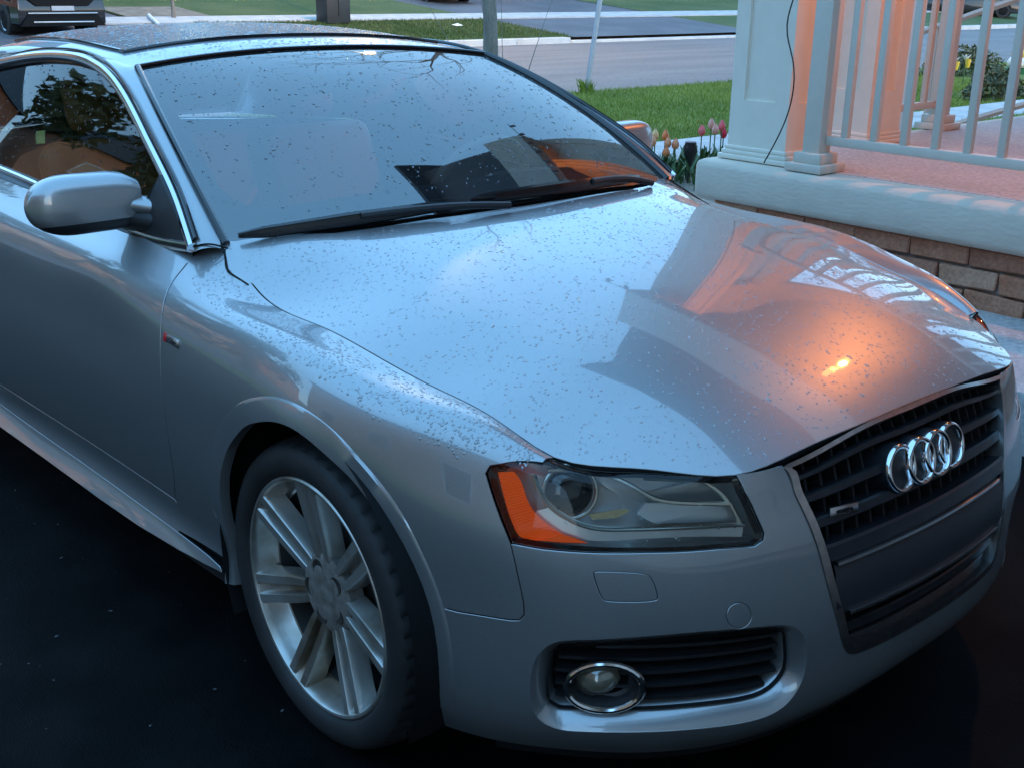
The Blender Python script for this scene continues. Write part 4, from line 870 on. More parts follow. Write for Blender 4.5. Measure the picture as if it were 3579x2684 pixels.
# ================================================================ surroundings (gravity frame)
def gz(x): return x*math.tan(TILT) if x>-8 else -.265-(.035*min(1,(-8-x)/3.5))
def sheet(name,xs,ys,zf,m,kind='structure',smooth=True):
    V=[(x,y,zf(x,y)) for x in xs for y in ys]; o=mesh(name,V,gridF(len(xs),len(ys)),m,ang=180 if smooth else 0); 
    # make it face up
    if o.data.polygons[0].normal.z<0: o.data.flip_normals()
    o['kind']=kind; return o
base=lambda x,y:-.45-.0*x if x>-23.9 else -.30+.09*(-x-24)-.05
sheet('ground',[60,8,-5,-12,-23.9,-24,-40,-120],[-120,-20,0,20,60,140],lambda x,y:(-.5 if x>-23.95 else -.45+.09*(-x-24)),M['soil'])
dx=[3.4,2,0,-2,-4,-6,-8,-9.5,-11,-12.15]
sheet('driveway',dx,[-5.6,-2.7,-1,.5,2.05],lambda x,y:gz(x),M['asphalt'])
sheet('front_lawn',[-6.62,-7.5,-8.5,-9.5,-10.5,-11.4,-12.1],[2.05,4,8,14,20,30,60],lambda x,y:gz(x)+.035,M['lawn'])
sheet('side_lawn',[8,2,-2,-6,-8,-9.5,-12.1],[-60,-20,-8,-5.6],lambda x,y:gz(x)+.03,M['lawn'])
sheet('flower_bed',[2.2,0,-2,-4,-5.62],[2.05,4,7,9,12],lambda x,y:gz(x)+.02,M['soil'])
sheet('planted_lawn',[-5.62,-4.2,-2.2],[7.2,9,12,40],lambda x,y:gz(x)+.05,M['lawn'])
sheet('road',[-12.1,-15,-18,-21,-23.75],[-60,-20,0,20,40,60,120],lambda x,y:-.31+.05*math.sin((x+12.1)/-11.65*math.pi),M['road'])
# front walk: concrete slabs
wk=empty('front_walk',(0,0,0)); wk['kind']='structure'
for k in range(16):
    y0=2.08+1.25*k; MB().box((-6.6,y0,gz(-6.1)-.1),(-5.62,y0+1.235,gz(-6.1)+.062)).out('paving_slab',M['conc'],wk,bevel=.008,ang=40)
# kerbs
def kerb(name,x0,x1,ya,yb,z0,z1,step):
    k_=empty(name); k_['kind']='structure'; y=ya; me=None
    while y<yb-.01:
        if me is None: o=MB().box((x0,0,z0),(x1,step-.012,z1)).out('kerb_stone',M['kerb'],k_,bevel=.02,ang=40); me=o.data; o.location=(0,y,0)
        else: o=link('kerb_stone',me,None,k_); o.location=(0,y,0)
        y+=step
kerb('far_kerb',-24.05,-23.70,-9,22.8,-.45,-.145,2.12); kerb('far_kerb',-24.05,-23.70,32.6,74.8,-.45,-.145,2.11)
sheet('kerb_gutter',[-23.55,-23.95],[-9,22.8,32.6,75],lambda x,y:-.30,M['kerb'])
V=MB().box((-24.05,22.8,-.45),(-23.62,32.6,-.235)).out('dropped_kerb',M['white'],bevel=.02); V['kind']='structure'; V.data.materials[0]=M['kerb']
fz=lambda x,y=0:-.15+.09*(-x-24)
for a,b in ((-9,7.0),(11.6,23.2),(32.2,120)):
    sheet('boulevard',[-24.05,-26,-28.1],[a+(b-a)*i/4 for i in range(5)],lambda x,y:fz(x),M['farlawn'])
sheet('far_lawn',[-29.35,-33,-38,-48,-70],[-9,0,6.9],lambda x,y:fz(x)+.01,M['farlawn']); sheet('far_lawn',[-29.35,-33,-38,-48,-70],[11.7,16,20,23.2],lambda x,y:fz(x)+.01,M['farlawn']); sheet('far_lawn',[-29.35,-33,-38,-48,-70],[32.2,40,60,120],lambda x,y:fz(x)+.01,M['farlawn'])
MB()
pv=empty('far_pavement'); pv['kind']='structure'
me=None
for k in range(60):
    y0=-9+1.5*k
    if me is None:
        o=MB().add([(-28.1,0,fz(-28.1)+.03),(-29.35,0,fz(-29.35)+.03),(-29.35,1.485,fz(-29.35)+.03),(-28.1,1.485,fz(-28.1)+.03),(-28.1,0,fz(-28.1)-.1),(-29.35,0,fz(-29.35)-.1),(-29.35,1.485,fz(-29.35)-.1),(-28.1,1.485,fz(-28.1)-.1)],[(0,1,2,3)[::-1],(0,1,5,4),(1,2,6,5),(2,3,7,6),(3,0,4,7)]).out('paving_slab',M['conc'],pv,smooth=False); me=o.data; o.location=(0,y0,0)
    else: o=link('paving_slab',me,None,pv); o.location=(0,y0,0)
for a,b in ((23.2,32.2),(7.0,11.65)):
    sheet('far_driveway',[-24.0,-26,-28.1],[a,(a+b)/2,b],lambda x,y:fz(x)-.004,M['fardrive']); sheet('far_driveway',[-29.35,-34,-40,-60],[a,(a+b)/2,b],lambda x,y:fz(x)-.004,M['fardrive'])
sheet('soil_patch',[-24.9,-26.5,-28.1],[11.65,12.5,13.9],lambda x,y:fz(x)+.02,M['soil']); sheet('soil_patch',[-29.4,-30.5,-31.5],[11.75,12.5,14.2],lambda x,y:fz(x)+.03,M['soil'])
# grass blades
def blades(name,n,xr,yr,zf,h0,h1,w,m,dens_f=None):
    x=xr[0]+(xr[1]-xr[0])*RNG.random(n); y=yr[0]+(yr[1]-yr[0])*RNG.random(n)**1.3
    z=np.array([zf(a,b) for a,b in zip(x,y)]); h=h0+(h1-h0)*RNG.random(n)**1.5; a=RNG.random(n)*6.283; l=RNG.normal(size=(n,2))*.45
    V=np.zeros((n,3,3)); V[:,0]=np.stack([x-np.cos(a)*w,y-np.sin(a)*w,z],1); V[:,1]=np.stack([x+np.cos(a)*w,y+np.sin(a)*w,z],1); V[:,2]=np.stack([x+l[:,0]*h,y+l[:,1]*h,z+h],1)
    me=bpy.data.meshes.new(name); me.vertices.add(3*n); me.vertices.foreach_set('co',V.ravel()); me.loops.add(3*n); me.loops.foreach_set('vertex_index',np.arange(3*n)); me.polygons.add(n); me.polygons.foreach_set('loop_start',np.arange(n)*3); me.update(calc_edges=True); me.validate()
    o=link(name,me,m); o['kind']='stuff'; return o
blades('grass',90000,(-12.15,-6.62),(3.2,20),lambda x,y:gz(x)+.03,.03,.085,.005,M['blade'])
blades('far_grass',22000,(-28.1,-24.1),(13,23.2),lambda x,y:fz(x),.04,.11,.009,M['farlawn'])
blades('far_grass',9000,(-5.6,-2.2),(7.2,20),lambda x,y:gz(x)+.05,.03,.09,.006,M['blade'])
# ---------------------------------------------------------------- porch
SLX0,SLX1,SLY0,SLY1,ZT,ZB=-1.92,1.7,2.50,7.4,.672,.482
porch=empty('porch',(0,SLY0,0)); tag(porch,'raised porch slab of rough grey stone on a brick base, right of the car','porch')
def inp(o): o.location=o.location-Vector((0,SLY0,0)) if o.parent==porch else o.location; return o
sl=MB().box((SLX0,SLY0,ZB),(SLX1,SLY1,ZT)).out('stone_slab',M['stone'],None,bevel=.035,ang=60); sl.parent=porch; sl.location=(0,-SLY0,0)
# worn, slightly wavy long edge
fl=MB().box((SLX0+.10,SLY0+.16,ZT-.01),(SLX1,SLY1-.04,ZT+.004)).out('porch_floor',M['porchfloor'],porch,smooth=False); fl.location=(0,-SLY0,0)
BW=MB().box((SLX0+.09,SLY0+.095,-.2),(SLX1,SLY1-.1,ZB)).out('mortar_wall',M['mortar'],porch,smooth=False); BW.location=(0,-SLY0,0)
bl_,bh_=.257,.079; bmes=[]
for q in range(5):
    mb_=MB(); v=[(-bl_/2,-.05,-bh_/2),(bl_/2,-.05,-bh_/2),(bl_/2,.05,-bh_/2),(-bl_/2,.05,-bh_/2),(-bl_/2,-.05,bh_/2),(bl_/2,-.05,bh_/2),(bl_/2,.05,bh_/2),(-bl_/2,.05,bh_/2)]
    v=[tuple(np.array(p)+RNG.normal(size=3)*[.0042,.003,.0034]) for p in v]; mb_.add(v,[(0,3,2,1),(4,5,6,7),(0,1,5,4),(1,2,6,5),(2,3,7,6),(3,0,4,7)])
    o=mb_.out('brick_proto',BRICK[q%3],None,bevel=.006,seg=1,ang=20); bmes.append(o.data); bpy.data.objects.remove(o)
course=0; z=ZB-.008-bh_/2
while z>-.1:
    x=SLX0+.09+(bl_/2 if course%2==0 else 0)
    while x<SLX1-.05:
        o=link('brick',bmes[random.randrange(5)],None,porch); o.location=(x,.118+random.uniform(-.004,.004),z); x+=bl_+.012
    y=SLY0+.25
    while y<SLY1-.2 and course<4:
        o=link('brick',bmes[random.randrange(5)],None,porch); o.location=(SLX0+.118,y-SLY0,z); o.rotation_euler=(0,0,math.pi/2); y+=bl_+.012
    z-=bh_+.012; course+=1
cp=MB().box((-2.6,1.72,-.3),(3.3,2.60,.225)).out('concrete_step',M['conc'],bevel=.015); tag(cp,'low pale concrete strip along the foot of the brick porch wall','step')
# porch columns
def column(x,y,w,label,ztop=3.3):
    c=empty('porch_column',(x,y,ZT)); tag(c,label,'column','square panelled porch columns'); h=ztop-ZT; b=w/2
    mb_=MB().box((-b,-b,.06),(b,b,h)); mb_.out('shaft',M['vinyl'],c,smooth=False)
    # raised stiles round a recessed panel on each face
    for a in range(4):
        ca,sa=[(1,0),(0,1),(-1,0),(0,-1)][a]; fr=MB(); s=.062;t=.016
        def B(u0,u1,z0,z1): fr.box((u0,-b-t,z0),(u1,-b,z1))
        B(-b-t,-b+s,.06,h); B(b-s,b+t,.06,h); B(-b+s,b-s,.06,.285); B(-b+s,b-s,h-.3,h)
        if a%2: fr.V=[(max(-b,min(b,v[0])),v[1],v[2]) for v in fr.V]
        o=fr.out('panel_frame',M['vinyl'],c,smooth=False); o.rotation_euler=(0,0,a*math.pi/2)
    for k,(e,z0,z1) in enumerate(((.050,0.004,.028),(.038,.028,.048),(.027,.048,.068))):
        MB().box((-b-e,-b-e,z0),(b+e,b+e,z1)).out('base_moulding',M['white'] if False else M['vinyl'],c,bevel=.006)
    return c
column(-1.655,2.80,.305,'broad square porch column at the slab corner nearest the lawn, pale panel facing the car')
column(-1.80,3.72,.28,'square porch column glowing orange behind the first balusters')
column(-1.80,6.9,.28,'far porch column at the street end of the slab')
# near railing
def post(x,y,parent=None,h=1.08,name='railing_post'):
    p=empty(name,(x,y,ZT)) ; q=.045
    MB().box((-q,-q,0.02),(q,q,h)).out('shaft',M['rail'],p,bevel=.004)
    MB().box((-.098,-.098,.004),(.098,.098,.042)).out('base_plate',M['rail'],p,bevel=.006); MB().box((-.072,-.072,.042),(.072,.072,.088)).out('base_collar',M['rail'],p,bevel=.006)
    MB().box((-.06,-.06,h),(.06,.06,h+.03)).out('cap',M['rail'],p,bevel=.01); return p
pp=post(-1.315,2.63); tag(pp,'taupe square railing post with stepped base beside the corner column','post','railing posts on the porch')
def railing(name,x0,x1,y,label,step=.1455,first=None,along='x',zlo=.795,zhi=1.68):
    r=empty(name,(x0,y,ZT) if along=='x' else (y,x0,ZT)); tag(r,label,'railing'); L=x1-x0
    rot=(0,0,0) if along=='x' else (0,0,math.pi/2)
    r.rotation_euler=rot
    MB().box((0,-.02,zlo-ZT),(L,.02,zlo-ZT+.042)).out('bottom_rail',M['rail'],r,bevel=.005)
    MB().box((0,-.035,zhi-ZT-.05),(L,.035,zhi-ZT)).out('top_rail',M['rail'],r,bevel=.01)
    me=None; x=first if first is not None else step*.7
    while x<L-.03:
        if me is None: o=MB().box((-.016,-.016,zlo-ZT+.042),(.016,.016,zhi-ZT-.05)).out('baluster',M['rail'],r,bevel=.003); me=o.data
        else: o=link('baluster',me,None,r)
        o.location=(x,0,0); x+=step
    return r
railing('porch_railing',-1.27,1.62,2.65,'taupe porch railing of square balusters facing the car',first=.088)
pq=post(-1.83,4.62); tag(pq,'railing post on the far edge of the porch, pink floor in front','post','railing posts on the porch')
railing('porch_railing',3.87,4.575,-1.83,'short orange-lit railing on the far edge of the porch',along='y',zlo=.80,first=.12)
# stair rail going down to the walk
sr_=empty('stair_railing',(-1.95,6.3,ZT)); tag(sr_,'sloping stair handrail beyond the far edge of the porch','railing')
for z0,z1 in ((.02,.02),(.80,.80)): MB().tube([(0.1,0.3,z0+.13),(-1.6,-.15,z1-.55)],.026,6).out('sloping_rail',M['rail'],sr_)
for k in range(6):
    t=k/5; MB().box((-.015,-.015,0),(.015,.015,.78)).out('baluster',M['rail'],sr_).location=(.1-1.7*t,.3-.45*t,.15-.68*t)
dp=empty('downspout',(-2.06,4.62,0)); tag(dp,'white downspout behind the far porch railing','downspout'); MB().box((-.04,-.055,.30),(.04,.055,3.1)).out('pipe',M['white'],dp,bevel=.012); MB().tube([(0,0,.36),(-.03,0,.28),(-.2,0,.2)],.045,8).out('elbow',M['white'],dp)
cb=tube('cable',resamp([(-1.42,2.56,2.9),(-1.42,2.56,1.9),(-1.464,2.56,1.417),(-1.484,2.56,1.331),(-1.476,2.56,1.258),(-1.439,2.56,1.167),(-1.431,2.56,.949),(-1.471,2.56,.835),(-1.539,2.55,.69)],60),.0032,M['wire'],None,k=6); tag(cb,'thin dark cable hanging beside the corner column','cable')
# porch roof, house, garage: seen mirrored in the bodywork
pr_=empty('porch_roof',(0,2.3,3.3)); tag(pr_,'porch roof over the railing and columns','roof')
MB().box((-1.8,.06,0),(1.7,5.4,.06)).out('ceiling',mat('porch_ceiling',(.09,.075,.065),.6),pr_,smooth=False); MB().box((-1.80,.05,-.52),(1.7,.20,.20)).out('fascia',M['vinyl'],pr_,smooth=False); MB().box((-1.80,.20,-.52),(-1.68,5.4,.20)).out('fascia',M['vinyl'],pr_,smooth=False)
ho=empty('house',(1.7,2.52,0)); tag(ho,'brick house behind the porch','house'); MB().box((0.0,0,-.3),(9,9,6.5)).out('wall',BRICK[0],ho,smooth=False)
MB().box((-3.4,-.08,3.52),(0,7,5.5)).out('upper_wall',M['siding'],ho,smooth=False); MB().box((-3.65,-.36,5.5),(0,7,5.62)).out('eave',M['darkgrey'],ho,smooth=False)
MB().box((-.03,1.4,ZT),(0,2.4,ZT+2.1)).out('door',M['white'],ho,smooth=False)
ga=empty('garage',(4.0,-4.6,0)); tag(ga,'garage front that the car is parked facing','garage'); MB().box((0,0,-.3),(7,7.1,4.6)).out('wall',mat('garage_render',(.55,.50,.44),.8),ga,smooth=False); MB().box((-.5,-.4,2.9),(7,7.2,3.05)).out('eave',M['darkgrey'],ga,smooth=False)
for k in range(4): MB().box((-.05,1.7,.0+.11+.55*k),(-.002,6.2,.11+.55*k+.535)).out('garage_door_panel',M['vinyl'],ga,smooth=False)
nb=empty('neighbour_house',(-9,-11,0)); tag(nb,'dark brick house across the side lawn','house'); MB().box((0,-8,-.4),(15,0,5.4)).out('wall',BRICK[2],nb,smooth=False); MB().add([(-.5,.5,5.4),(15.5,.5,5.4),(15.5,-8.5,5.4),(-.5,-8.5,5.4),(3,-4,8),(11,-4,8)],[(0,1,5,4),(1,2,5),(2,3,4,5),(3,0,4),(0,3,2,1)]).out('roof',M['darkgrey'],nb,smooth=False)
for x in (2,6,10):
    w_=MB().box((x,-.02,1),(x+1.4,.03,2.4)).out('window',M['white'],nb,smooth=False); MB().box((x+.08,.03,1.08),(x+1.32,.04,2.32)).out('pane',M['carglass'],w_,smooth=False)
gs_=empty('string_lights',(0,2.34,2.79)); tag(gs_,'string of small unlit bulbs hanging along the porch eave','lights')
MB().tube([(x_,0,-.01*math.sin(x_*9)) for x_ in np.linspace(-2.0,1.6,60)],.005,5).out('cord',M['wire'],gs_)
for k in range(24): V,F=lathe([(.001,-.10),(.018,-.07),(.014,-.02),(.008,0)],8,'z'); mesh('bulb',np.array(V)+[-1.95+.15*k,0,0],F,M['darkgrey'],gs_)
# two-storey houses across the road: only their mirror image shows in the glass
for k,(yy,hh,bi,lab) in enumerate(((-34,6.4,0,'red brick'),(-19,7.0,2,'tan brick'),(-4,6.6,1,'brown brick'),(12,7.2,0,'tall red brick'),(30,6.5,2,'wide tan brick'),(48,7.0,1,'dark brown brick'))):
    zb=fz(-40); h_=empty('house',(-40,yy,zb)); tag(h_,lab+' two-storey house across the road','house','houses across the road')
    MB().box((-9,-6,-1),(0,6,hh)).out('wall',BRICK[bi],h_,smooth=False); MB().add([(-9.5,-6.5,hh),(.5,-6.5,hh),(.5,6.5,hh),(-9.5,6.5,hh),(-4.5,-3,hh+3.6),(-4.5,3,hh+3.6)],[(0,1,4),(1,2,5,4),(2,3,5),(3,0,4,5)]).out('roof',M['darkgrey'],h_,smooth=False)
    for wy in (-3.6,0,3.6):
        for wz in (1.0,4.2):
            w_=MB().box((-.05,wy-.75,wz),(.04,wy+.75,wz+1.5)).out('window',M['white'],h_,smooth=False); MB().box((.04,wy-.66,wz+.1),(.05,wy+.66,wz+1.4)).out('pane',M['carglass'],w_,smooth=False)
for k,(tx,ty,th_,lab) in enumerate(((-27,-11,13,'tall leafy tree on the far side of the road, mirrored in the side window'),(-19.5,-13.5,11,'leafy tree at the side lawn, mirrored in the side window'))):
    rg=np.random.default_rng(20+k); t=empty('leafy_tree',(tx,ty,gz(tx))); tag(t,lab,'tree'); MB().tube([(0,0,-.2),(.1,0,th_*.3),(.0,.1,th_*.75)],[.28,.2,.06],8).out('trunk',M['bark'],t)
    n=2600; d=rg.normal(size=(n,3)); d/=np.linalg.norm(d,axis=1)[:,None]; c=np.repeat(rg.normal(size=(26,3))*[1.7,1.7,1.9]+[0,0,th_*.64],100,0)+d*(rg.random((n,1))**.5)*1.5
    a=rg.normal(size=(n,3)); a/=np.linalg.norm(a,axis=1)[:,None]; b=np.cross(a,rg.normal(size=(n,3))); b/=np.linalg.norm(b,axis=1)[:,None]; V=np.stack([c-a*.28,c+b*.16,c+a*.28,c-b*.16],1).reshape(-1,3)
    mesh('crown',V,np.arange(4*n).reshape(-1,4),M['crown'],t,smooth=False)
# lit porch lantern
lan=empty('porch_lantern',(-.31,3.02,2.98)); tag(lan,'lit porch lantern under the porch ceiling','lamp')
V,F=lathe([(.001,-.05),(.03,-.045),(.042,-.01),(.04,.04),(.03,.1)],20,'z'); mesh('globe',V,F,mat('lamp_globe',(.9,.6,.3),.4,emit=((1,.42,.11),.8)),lan); MB().tube([(0,0,.1),(0,0,.18)],.012,8).out('stem',M['darkgrey'],lan)
pl_=bpy.data.lights.new('porch_bulb','POINT'); pl_.energy=PORCH_W; pl_.color=(1,.29,.055); pl_.shadow_soft_size=.022; plo=bpy.data.objects.new('porch_bulb',pl_); COL.objects.link(plo); plo.parent=lan; plo.location=(0,0,-.16)
# lit street lamp over the road
sl_=empty('street_lamp',(-28.5,17.68,fz(-28.5)),(0,0,-.2)); tag(sl_,'street lamp with a warm lit head over the road','street lamp')
MB().tube([(0,0,0),(0,0,8.6),(.6,0,9.3),(5.2,0,9.7)],.07,10).out('pole',M['galv'],sl_); MB().box((5.0,-.15,9.62),(5.7,.15,9.76)).out('head',M['galv'],sl_,bevel=.03)
MB().box((5.25,-.07,9.60),(5.45,.07,9.62)).out('lamp_lens',mat('street_lamp_lens',(1,.8,.5),.4,emit=((1,.55,.16),260)),sl_,smooth=False)
stl=bpy.data.lights.new('street_bulb','POINT'); stl.energy=STREET_W; stl.color=(1,.68,.32); stl.shadow_soft_size=.2; so=bpy.data.objects.new('street_bulb',stl); COL.objects.link(so); so.parent=sl_; so.location=(5.35,0,9.4)
# ---------------------------------------------------------------- things along the street
ut=empty('utility_cabinet',(-27.7,17.17,fz(-27.7))); tag(ut,'dark grey utility cabinet on the verge across the road','cabinet'); MB().box((-.3,-.40,0),(.3,.40,1.5)).out('body',M['darkgrey'],ut,bevel=.04); MB().box((-.34,-.43,1.5),(.34,.43,1.58)).out('lid',M['darkgrey'],ut,bevel=.02); MB().box((.30,-.02,.2),(.306,.0,1.4)).out('door_seam',M['black'],ut,smooth=False)
sp_=empty('sign_pole',(-12.0,11.80,-.3)); tag(sp_,'thin leaning galvanised pole at the edge of the near lawn','pole')
MB().tube([(0,0,-.05),(.0,.34,2.0),(0,.62,3.6)],.042,10).out('post',M['galv'],sp_)
def tuft(name,x,y,z,n,h,spread,m,label,cat):
    V=[];F=[]
    for k in range(n):
        a=RNG.random()*6.283; r=spread*RNG.random()**.6; bx,by=x+r*math.cos(a),y+r*math.sin(a); hh=h*(.5+.5*RNG.random()); l=RNG.normal(size=2)*.3*hh; w=.004; b=len(V)
        V+=[(bx-w,by-w,z),(bx+w,by+w,z),(bx+l[0]*.4+w*.6,by+l[1]*.4,z+hh*.6),(bx+l[0],by+l[1],z+hh)]; F+=[(b,b+1,b+2),(b,b+2,b+3)]
    o=mesh(name,V,F,m,smooth=False); return tag(o,label,cat)
tuft('grass_tuft',-12.0,11.82,-.28,130,.26,.12,M['blade'],'tall uncut grass round the foot of the leaning pole','grass')
def tree(name,x,y,z,r0,h,limbs,label,seed,bare=True):
    rg=np.random.default_rng(seed); t=empty(name,(x,y,z)); tag(t,label,'tree'); n=12
    P=np.array([(rg.normal()*.012*k,rg.normal()*.012*k,h*k/(n-1)) for k in range(n)]); P[0]=(0,0,-.1); R=np.linspace(r0,r0*.45,n); R[0]*=1.35;R[1]*=1.06
    MB().tube(P,R,12).out('trunk',M['bark'],t); L=MB()
    def branch(p,d,l,r,dep):
        q=[p]; dd=d.copy()
        for _ in range(5): dd+=rg.normal(size=3)*.18+[0,0,.05]; dd/=np.linalg.norm(dd); q.append(q[-1]+dd*l/5)
        L.tube(np.array(q),np.linspace(r,r*.4,6),5)
        if dep:
            for k in range(4): i=rg.integers(2,6); d2=dd+rg.normal(size=3)*.7; branch(q[i],d2/np.linalg.norm(d2),l*.55,r*.45,dep-1)
    for k in range(limbs):
        a=rg.random()*6.283; i=rg.integers(8,n); d=np.array([math.cos(a),math.sin(a),.8]); branch(P[i],d/np.linalg.norm(d),h*.45,R[i]*.5,1)
    L.out('branches',M['bark'],t); return t
tree('street_tree',-11.6,9.42,-.28,.115,6.5,8,'slim bare tree trunk rising behind the car roof by the road',3)
tree('street_tree',-11.2,21.6,-.28,.20,7,9,'thick grey tree trunk seen through the porch balusters',5)
tree('young_tree',-29.1,12.95,fz(-29.1),.05,4,5,'thin young tree in the bare soil across the road',9)
sk=MB()
for k in range(5):
    a=RNG.normal(size=2)*.12; sk.tube([(-11.4+a[0],9.55+a[1],-.3),(-11.4+a[0]*2,9.6+a[1]*2,.4),(-11.4+a[0]*3.5,9.65+a[1]*3.4,1.3)],[.008,.006,.002],5)
tag(sk.out('sapling_shoots',M['bark']),'thin twiggy shoots beside the slim tree trunk','shoots')
wr_=tube('drain_hose',[(-29.4,12.38,fz(-29.4)+.06),(-28.7,12.1,fz(-28.7)+.09),(-28.0,11.9,fz(-28)+.07),(-27.5,11.75,fz(-27.5)+.05)],.05,M['white'],k=8); tag(wr_,'curved white pipe lying on the soil across the road','pipe')
pa=MB().add([(-26.2,20.3,fz(-26.2)+.11),(-26.0,20.34,fz(-26)+.10),(-26.0,20.58,fz(-26)+.11),(-26.22,20.55,fz(-26.2)+.13),(-26.1,20.45,fz(-26.1)+.16)],[(0,1,4),(1,2,4),(2,3,4),(3,0,4)]).out('paper_scrap',M['white'],smooth=False); tag(pa,'white scrap of paper on the verge across the road','litter')
# vehicles across the road
def vehicle(name,x,y,z,yaw,L,Wd,H,paint,label,cat,suv=False):
    c=empty(name,(x,y,z),(0,0,yaw)); tag(c,label,cat); w=Wd/2
    if suv: side_=[(L/2-.02,.30),(L/2,.62),(L/2-.06,1.02),(L/2-.9,1.16),(L/2-1.0,1.17),(L/2-1.75,H-.08),(L/2-2.2,H),(-L/2+.5,H-.02),(-L/2+.05,1.1),(-L/2,.7),(-L/2+.05,.32)]
    else: side_=[(L/2-.03,.22),(L/2,.45),(L/2-.08,.70),(L/2-1.15,.92),(L/2-1.2,.93),(L/2-1.95,H-.05),(L/2-2.6,H),(-L/2+1.0,H-.1),(-L/2+.25,.98),(-L/2,.85),(-L/2+.04,.28)]
    n=len(side_); rows=[]
    for yy,sc in ((-w,.985),(-w*.93,1),(w*.93,1),(w,.985)):
        rows.append([(px,yy*(.80 if pz>1.2 else .96 if pz>.9 else 1),pz) for px,pz in side_])
    V=[p for r in rows for p in r]; F=[(a*n+i,a*n+(i+1)%n,(a+1)*n+(i+1)%n,(a+1)*n+i) for a in range(3) for i in range(n)]; F+=[tuple(range(n))[::-1],tuple(3*n+i for i in range(n))]
    o=mesh('body',V,F,paint,c,ang=25)
    bm=bmesh.new(); bm.from_mesh(o.data); bmesh.ops.recalc_face_normals(bm,faces=bm.faces); bmesh.ops.bevel(bm,geom=list(bm.edges),offset=.05,segments=2,profile=.5,affect='EDGES',clamp_overlap=True); bm.to_mesh(o.data); bm.free(); o.data.set_sharp_from_angle(angle=rad(35))
    a0,a1=side_[4],side_[5]; e=.02
    MB().add([(a0[0]+e,-w*.84,a0[1]+.06),(a0[0]+e,w*.84,a0[1]+.06),(a1[0]+e+.06,w*.74,a1[1]-.04),(a1[0]+e+.06,-w*.74,a1[1]-.04)],[(0,1,2,3)]).out('windscreen',M['carglass'],c,smooth=False)
    for s in (-1,1):
        MB().add([(a0[0]-.35,s*(w*.97),a0[1]+.04),(-L/2+.7,s*(w*.97),a0[1]+.06),(-L/2+1.0,s*(w*.83),H-.12),(a1[0]-.15,s*(w*.83),H-.12)],[(0,1,2,3)[::s]]).out('side_window',M['carglass'],c,smooth=False)
        for xx in (L/2-.92,-L/2+.95):
            R_=.36 if suv else .32
            wv_,wf=lathe([(R_*.62,.0),(R_*.66,-.02),(R_*.95,-.015),(R_,.03),(R_,.2),(R_*.6,.22)],32); tw=mesh('wheel',[(p[0],-p[1] if s<0 else p[1],p[2]) for p in wv_] if False else wv_,wf,M['tyre'],c); tw.location=(xx,s*(w+.012),R_); tw.rotation_euler=(0,0,0 if s<0 else math.pi)
            rv,rf_=lathe([(.001,.02),(R_*.2,.015),(R_*.55,.03),(R_*.63,.0)],20); mesh('rim',rv,rf_,M['satin'],tw)
            MB().box((xx-R_*1.15,min(s*w*.7,s*(w+.006)),.1),(xx+R_*1.15,max(s*w*.7,s*(w+.006)),R_*2.05)).out('wheel_arch',M['black'],c,bevel=.1)
        MB().box((L/2-.14,min(s*w*.52,s*w*.93),.84 if suv else .58),(L/2+.004,max(s*w*.52,s*w*.93),.96 if suv else .70)).out('headlight',M['headchrome'] if False else M['galv'],c,bevel=.02)
    return c
sv=vehicle('parked_suv',-28.3,8.72,fz(-26.6)-.05,0,4.7,2.02,1.75,M['suvpaint'],'black sport utility vehicle nose out in the driveway across the road, behind the car roof','suv',True)
fx=4.7/2
for nm,z0,z1,ya,yb,mt in (('upper_grille',.70,.86,.60,.78,'black'),('lower_grille',.26,.52,.98,.80,'black')):
    MB().add([(fx+.03,-ya,z0),(fx+.03,ya,z0),(fx+.025,yb,z1),(fx+.025,-yb,z1),(fx-.1,-ya,z0),(fx-.1,ya,z0),(fx-.1,yb,z1),(fx-.1,-yb,z1)],[(0,1,2,3),(0,3,7,4),(1,5,6,2),(3,2,6,7),(0,4,5,1)]).out(nm,M[mt],sv,smooth=False)
MB().box((fx+.02,-.80,.525),(fx+.05,.80,.56)).out('chrome_trim',M['satin'],sv,bevel=.01); MB().box((fx+.02,-.70,.33),(fx+.06,.70,.37)).out('skid_trim',M['satin'],sv,bevel=.01); MB().box((fx+.0,-.55,.88),(fx+.04,.55,1.0)).out('bonnet_edge',M['suvpaint'],sv,bevel=.02)
MB().box((fx+.02,-.26,.60),(fx+.035,.26,.70)).out('licence_plate',M['galv'],sv,smooth=False)
wc_=vehicle('parked_car',-34.2,25.35,fz(-32.6)-.02,0,4.5,1.80,1.45,M['carwhite'],'white car parked in the driveway across the road, only its wheel and sill in view','car')
dc=vehicle('parked_car',-27.6,53.0,fz(-26.2)-.05,rad(35),4.8,1.9,1.5,M['suvpaint'],'dark car parked across the road, seen between the last balusters','car')
# ---------------------------------------------------------------- flower bed
tul=[(5.52,.20,0),(5.64,.235,1),(5.77,.22,2),(5.73,.17,0),(5.80,.155,0),(5.42,.13,1),(6.18,.24,3),(6.28,.25,4),(6.33,.285,4),(6.44,.265,5),(6.51,.19,6),(5.71,.09,2)]
tcol=[(.85,.33,.16),(.88,.50,.22),(.80,.22,.06),(.78,.16,.17),(.72,.36,.28),(.80,.13,.16),(.70,.02,.07)]
tname=['peach orange tulip','pale yellow-orange tulip','deep orange tulip','salmon pink tulip','faded pink tulip','coral pink tulip','crimson tulip']
tpos=['leftmost of the front row beside the dark garden torch','second from the left and tallest of the orange ones','right of the tallest orange ones, left of the torch','low in the middle of the orange group','lower right of the orange group by the torch','half hidden behind the car mirror','leftmost of the pink group','small, between the two taller pink ones','tallest of the pink group','rightmost upright one of the pink group','lowest, touching the corner column','small, low between the stems of the orange group']
